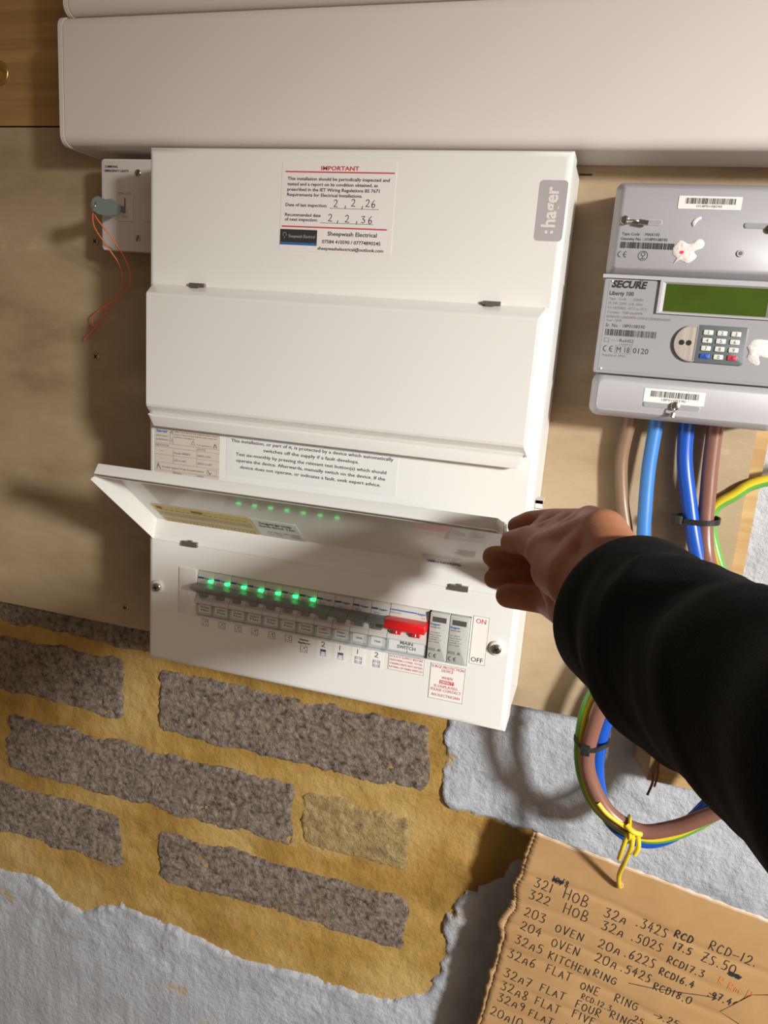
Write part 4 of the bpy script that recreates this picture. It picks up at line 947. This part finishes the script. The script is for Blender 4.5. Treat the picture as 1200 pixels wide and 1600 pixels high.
tie('cable_tie', [(0.4205, 0.064, -0.0250), (0.4275, 0.0535, -0.0260), (0.4360, 0.0515, -0.0268), (0.4430, 0.0575, -0.0270), (0.4515, 0.072, -0.0272), (0.4500, 0.083, -0.0270), (0.4400, 0.0840, -0.0266), (0.4270, 0.0770, -0.0258), (0.4205, 0.070, -0.0250), (0.4205, 0.064, -0.0250)], 0.0020, (0.4310, 0.0495, -0.0270), 'black cable tie on the left leg of the cable loop')

# yellow wire that carries the cardboard
YW = mat('yellow_wire', (0.78, 0.56, 0.03), 0.38)
mb = MB()
mb.tube(catmull([(0.4495, 0.0530, -0.0790), (0.4580, 0.0515, -0.0865), (0.4700, 0.0515, -0.0930), (0.4790, 0.0510, -0.0965), (0.4860, 0.0510, -0.0985)], 6), 0.0022, 10)
mb.tube(catmull([(0.4770, 0.0500, -0.0930), (0.4830, 0.0475, -0.0965), (0.4910, 0.0500, -0.0990)], 6), 0.0026, 10)
mb.tube(catmull([(0.4830, 0.0500, -0.0970), (0.4845, 0.0500, -0.1120), (0.4825, 0.0620, -0.1380), (0.4815, 0.0880, -0.1740), (0.4855, 0.1060, -0.2000), (0.4857, 0.1140, -0.2012)], 6), 0.0023, 10)
mb.tube(catmull([(0.4880, 0.0500, -0.0985), (0.4905, 0.0500, -0.1120), (0.4885, 0.0510, -0.1220)], 6), 0.0022, 10)
mb.tube(catmull([(0.4800, 0.0500, -0.1010), (0.4775, 0.0530, -0.1180), (0.4765, 0.0620, -0.1380)], 6), 0.0021, 10)
mb.tube(catmull([(0.48, 0.0505, -0.0930), (0.4815, 0.0480, -0.1030), (0.4805, 0.058, -0.1155), (0.48, 0.072, -0.1270), (0.4805, 0.087, -0.1340), (0.4815, 0.089, -0.1180), (0.4805, 0.075, -0.0990), (0.48, 0.060, -0.0915), (0.48, 0.0505, -0.0930)], 5), 0.0017, 8)
yw = mb.build('tie_wire', YW, None, 60); tag(yw, 'yellow wire tied round the cable loop, holding up the cardboard', 'wire')

# ------------------------------------------------------------------ cardboard list
CO = Vector((0.39640, 0.11, -0.16588)); CEX = Vector((0.98936, 0, -0.14551)); CDN = Vector((-0.14551, 0, -0.98936))
CM = Matrix(((CEX.x, -CDN.x, 0, CO.x), (0, 0, -1, CO.y), (CEX.z, -CDN.z, 0, CO.z), (0, 0, 0, 1)))   # local (right, up, out)
cb = empty('cardboard_sign', CO)
tag(cb, 'torn brown cardboard sheet with handwritten circuit list hanging from yellow wire', 'cardboard')
CW_, CH_ = 0.335, 0.42
edge = []
rnd = random.Random(9)
lft = [(0.0, 0.0), (-0.0011, 0.0268), (-0.001, 0.045), (0.0004, 0.0536), (-0.003, 0.070), (0.001, 0.085), (0.0033, 0.0966), (-0.001, 0.112), (-0.0022, 0.125), (0.0013, 0.1327), (0.0024, 0.1679), (0.0036, 0.204), (0.0046, 0.2551), (0.003, 0.32), (0.004, CH_)]
lft2 = []
for i in range(len(lft) - 1):
    for k in range(14):
        t = k / 14; a, b = lft[i], lft[i + 1]
        lft2.append((a[0] + (b[0] - a[0]) * t + rnd.uniform(-0.0008, 0.0008), a[1] + (b[1] - a[1]) * t))
lft2.append(lft[-1])
NX = 60
def crease(u, v):      # gentle horizontal flute creases and buckle
    h = 0.0
    for vc, am in ((0.052, 0.0022), (0.088, 0.0014), (0.118, 0.0020), (0.153, 0.0026), (0.198, 0.0026), (0.232, 0.002)):
        d = (v - vc + 0.006 * math.sin(u * 22)) / 0.0045
        h -= am * 0.45 * math.exp(-d * d)
    h += 0.0010 * fbm(u * 12, v * 12, 3.0, 2)
    return h
vs = []; fs = []; rows_ = lft2
for (ul, v) in rows_:
    for i in range(NX + 1):
        u = ul + (CW_ - ul) * i / NX
        top = 0.0012 * fbm(u * 60, 0, 1.5, 3) if v == 0 else 0
        vs.append((u, -v + top, crease(u, v)))
n = NX + 1
for j in range(len(rows_) - 1):
    for i in range(NX): fs.append((j * n + i, (j + 1) * n + i, (j + 1) * n + i + 1, j * n + i + 1))
mb = MB(CM); mb.add(vs, fs); sheet = mb.build('sheet', [CARD, CARD_EDGE], cb, 180)
so = sheet.modifiers.new('thick', 'SOLIDIFY'); so.thickness = 0.0032; so.offset = -1; so.material_offset_rim = 1
# torn outer ply strip on the left edge
vs = []; fs = []
for k, (ul, v) in enumerate(lft2):
    wv = 0.004 + 0.0045 * abs(fbm(v * 30, 2.0, 1.0, 3)) + (0.003 if 0.09 < v < 0.14 else 0)
    vs += [(ul - wv, -v, -0.0022), (ul + 0.0006, -v, -0.0003 + crease(ul, v))]
for k in range(len(lft2) - 1): fs.append((2 * k, 2 * k + 2, 2 * k + 3, 2 * k + 1))
mb = MB(CM); mb.add(vs, fs); o = mb.build('torn_edge', CARD_TORN, cb, 180); o.modifiers.new('thick', 'SOLIDIFY').thickness = 0.0008
# torn paper fringe along the top
vs = []; fs = []
for k in range(121):
    u = 0.0 + CW_ * k / 120; a = 0.0010 + 0.0022 * abs(fbm(u * 90, 4.0, 0.5, 4))
    vs += [(u, 0.0012 * fbm(u * 60, 0, 1.5, 3) - 0.0012, 0.0004 + crease(u, 0)), (u, a, -0.0016)]
for k in range(120): fs.append((2 * k, 2 * k + 2, 2 * k + 3, 2 * k + 1))
mb = MB(CM); mb.add(vs, fs); o = mb.build('torn_fringe', mat('torn_pale_fibre', (0.62, 0.50, 0.38), 0.9), cb, 180); o.modifiers.new('thick', 'SOLIDIFY').thickness = 0.0008
mb = MB(CM); mb.disc(0.0934, -0.0212, 0.0042, 0, 0.0010, 0, 14); mb.disc(0.0934, -0.0216, 0.0026, 0.0010, 0.0012, 1, 14); mb.build('punched_hole', [CARD_EDGE, DARK], cb)
mb = MB(CM); mb.zf = lambda x, y: crease(x, -y); t_ = 0.00092; Zs = 0.00035
W = [('321', .0132, .0619), ('HOB', .0445, .0621), ('32a', .0887, .0648), ('.342S', .1210, .0613), ('322', .0118, .0779), ('HOB', .0492, .0792), ('32a', .0906, .0807), ('.502S', .1217, .0794),
     ('203', .0129, .1006), ('OVEN', .0479, .1048), ('20a', .0936, .1031), ('.622S', .1209, .1019), ('204', .0136, .1194), ('OVEN', .0490, .1243), ('20a', .0954, .1213), ('.542S', .1225, .1209),
     ('32a5', .0122, .1386), ('KITCHEN', .0501, .1413), ('RING', .0986, .1397), ('32a6', .0098, .1596), ('FLAT', .0519, .1582), ('ONE', .0909, .1616), ('RING', .1270, .1598),
     ('32a7', .0121, .1856), ('FLAT', .0524, .1841), ('FOUR', .0921, .1861), ('RING', .1284, .1814), ('32a8', .0131, .2035), ('FLAT', .0519, .2036), ('FIVE', .0924, .1996), ('32a9', .0136, .2199), ('FLAT', .0497, .2224), ('NINE', .0900, .2200), ('20a10', .0111, .2420)]
HW = {'OVEN': .0108, 'KITCHEN': .0096, 'RING': .0098, 'FLAT': .0100, 'ONE': .0100, 'FOUR': .0100, 'FIVE': .0100, 'NINE': .0100, 'HOB': .0130}
for s, u, v in W:
    h = HW.get(s, 0.0112)
    if s[0] == '.': h = 0.0112
    pen(mb, s, u, -v + 0.001, h, t_, 0, Zs, asp=0.60 if s[0] != '.' else 0.5, sp=0.95, rot=-0.03)
for s, u, v, h, tt in (('RCD', .1585, .0560, .0092, 1.35), ('17.5', .1615, .0690, .0082, 1.2), ('RCD-12.', .1921, .0540, .0108, 1.0), ('ZS.50', .1900, .0705, .0105, 1.0), ('RCD17.3', .1610, .0880, .0086, 1.0), ('RCD16.4', .1580, .1050, .0082, 1.1), ('RCD18.0', .1580, .1252, .0090, 1.0), ('>.25', .1720, .1590, .0090, .9), ('RCD.12.3', .0955, .1722, .0068, .8), ('.97.46', .2080, .1075, .0080, 1.1), ('.53', .2412, .1100, .0100, 1.0), ('25', .1520, .1735, .0080, .9)):
    pen(mb, s, u, -v, h, t_ * tt, 0, Zs, asp=0.58, rot=-0.02)
pen(mb, '~~', 0.0300, -0.0480, 0.0075, 0.0016, 0, Zs); pen(mb, '~~', 0.2180, -0.0760, 0.0080, 0.0018, 0, Zs); pen(mb, '12/8', 0.0295, -0.0480, 0.0080, t_, 0, Zs, asp=0.5)
mb.stroke([(0.135, -0.1300), (0.165, -0.1230), (0.205, -0.1090), (0.216, -0.1060)], 0.0008, Zs); mb.stroke([(0.209, -0.1030), (0.217, -0.1060), (0.214, -0.1100)], 0.0008, Zs)
pen(mb, 'R', .2120, -.0890, .0090, t_ * .9, 1, Zs); pen(mb, 'Rm', .2220, -.0905, .0090, t_ * .9, 1, Zs); pen(mb, 'R', .2400, -.0925, .0100, t_ * .9, 1, Zs)
mb.build('handwriting', [INK, ORANGE_INK], cb)
# peeled flap of board at the right
mb = MB(CM); mb.add([(0.2250, -0.1190, 0.0005), (0.2450, -0.0860, 0.0010), (0.2900, -0.0600, 0.0030), (0.2950, -0.1150, 0.0060), (0.2600, -0.1250, 0.0045)], [(0, 4, 1), (1, 4, 3), (1, 3, 2)]); o = mb.build('peeled_ply', CARD, cb); o.modifiers.new('thick', 'SOLIDIFY').thickness = 0.0006

# ------------------------------------------------------------------ person: right hand and jacket sleeve
SKIN = mat('skin', (0.47, 0.205, 0.105), 0.55, var=(0.39, 0.150, 0.070), vscale=45, vdetail=5, bump=0.12, bscale=520, sss=0.12, spec=0.3)
J = dict(wrist=(0.4312, -0.2131, 0.2072), tcmc=(0.4048, -0.1854, 0.2073), tmcp=(0.3843, -0.1580, 0.2117), tip_=(0.3718, -0.1360, 0.2114), ttip=(0.3595, -0.1188, 0.2044), wtop=(0.4163, -0.1771, 0.2319), then=(0.3923, -0.1712, 0.2051), imcp=(0.4084, -0.1397, 0.2281), iweb=(0.3922, -0.1282, 0.2198), ipip=(0.3828, -0.1013, 0.2186), idip=(0.3678, -0.0948, 0.2146), itip=(0.3587, -0.0922, 0.2095), mmcp=(0.4020, -0.1315, 0.2169), mpip=(0.3799, -0.0879, 0.1895), mtip=(0.3459, -0.1032, 0.1878), rmcp=(0.4056, -0.1402, 0.2078), rpip=(0.3822, -0.0958, 0.1760), rtip=(0.3493, -0.1108, 0.1745), lmcp=(0.4091, -0.1576, 0.1978), lpip=(0.3888, -0.1223, 0.1691), ltip=(0.3613, -0.1249, 0.1684), hypo=(0.4039, -0.1632, 0.1810), arm=(0.4858, -0.3207, 0.2063))
mb = MB()
def cap(a, b, ra, rb): mb.capsule(J[a], J[b], ra, rb)
cap('arm', 'wrist', 0.030, 0.027)
cap('wrist', 'imcp', 0.022, 0.0125); cap('wrist', 'mmcp', 0.022, 0.0125); cap('wrist', 'rmcp', 0.022, 0.0125); cap('wrist', 'lmcp', 0.023, 0.0130)
cap('wrist', 'tcmc', 0.022, 0.0180); cap('tcmc', 'tmcp', 0.0190, 0.0118); cap('tmcp', 'tip_', 0.0112, 0.0102); cap('tip_', 'ttip', 0.0100, 0.0082)
cap('tcmc', 'imcp', 0.0180, 0.0125); cap('tcmc', 'wtop', 0.0190, 0.0150); cap('tmcp', 'wtop', 0.0125, 0.0150); cap('wrist', 'wtop', 0.0240, 0.0150); cap('then', 'tcmc', 0.0150, 0.0200); cap('imcp', 'wtop', 0.0120, 0.0150); cap('then', 'hypo', 0.0130, 0.0140); cap('tmcp', 'imcp', 0.0105, 0.0120); cap('tmcp', 'iweb', 0.0105, 0.0105); cap('tip_', 'iweb', 0.0080, 0.0105); cap('tip_', 'ipip', 0.0072, 0.0078); cap('wrist', 'hypo', 0.022, 0.0150); cap('hypo', 'lpip', 0.0150, 0.0108); cap('lpip', 'ltip', 0.0098, 0.0084)
cap('imcp', 'ipip', 0.0105, 0.0088); cap('ipip', 'idip', 0.0088, 0.0078); cap('idip', 'itip', 0.0078, 0.0068)
for f, r in (('m', 0.0086), ('r', 0.0082), ('l', 0.0078)):
    cap(f + 'mcp', f + 'pip', r + 0.0022, r + 0.0004); cap(f + 'pip', f + 'tip', r + 0.0002, r - 0.0008)
cap('lmcp', 'lpip', 0.0125, 0.0092)
hand = mb.build('person', SKIN, None)
rm = hand.modifiers.new('remesh', 'REMESH'); rm.mode = 'VOXEL'; rm.voxel_size = 0.0012; rm.use_smooth_shade = True
sm = hand.modifiers.new('smooth', 'SMOOTH'); sm.iterations = 22; sm.factor = 0.5
tag(hand, "person's right hand and black-sleeved arm holding the flap open", 'person')

SLV = mat('black_jacket_fabric', (0.0065, 0.006, 0.0055), 0.85, bump=0.25, bscale=900, spec=0.2)
axis = catmull([(0.4359, -0.2088, 0.1975), (0.4520, -0.2414, 0.1983), (0.4683, -0.2789, 0.2007), (0.4862, -0.3204, 0.2068), (0.5060, -0.3670, 0.2130), (0.5320, -0.4200, 0.2160), (0.5650, -0.4850, 0.2050), (0.5950, -0.5700, 0.1800), (0.6150, -0.6700, 0.1600), (0.6250, -0.7700, 0.1500)], 12)
NA = len(axis); SEG = 64
T = [(axis[min(i + 1, NA - 1)] - axis[max(i - 1, 0)]).normalized() for i in range(NA)]
N = Vector((0, 0, 1)); rings = []
def srad(i, a):
    s = i / 12.0
    base = 0.0440 + 0.0035 * max(0, s - 3)
    base = min(base, 0.060)
    w = 0.0030 * fbm(s * 1.3 + 0.8 * math.cos(a), 1.4 * math.sin(a), 3.3, 3) * min(1, s) + 0.0024 * math.sin(s * 4.2 + 2.2 * math.sin(a + 0.6) + 0.8) * min(1, s * 0.8)
    return base + w
for i in range(NA):
    N = (N - T[i] * N.dot(T[i])).normalized(); B = T[i].cross(N)
    r = []
    for k in range(SEG):
        a = 2 * math.pi * k / SEG; q = srad(i, a)
        r.append(axis[i] + (N * math.cos(a) + B * math.sin(a)) * q)
    rings.append(r)
inner = []
for i, sc in ((3, 0.90), (1, 0.93), (0, 0.955), (0, 0.985)):
    inner.append([axis[i] + (p - axis[i]) * sc - (T[0] * 0.0008 if i == 0 and sc > 0.96 else Vector((0, 0, 0))) for p in rings[i]])
mb = MB(); mb.rings([[tuple(p) for p in r] for r in inner + rings], 0, False, True)
sl = mb.build('jacket_sleeve', SLV, hand, 180); sl['label'] = 'black jacket sleeve'
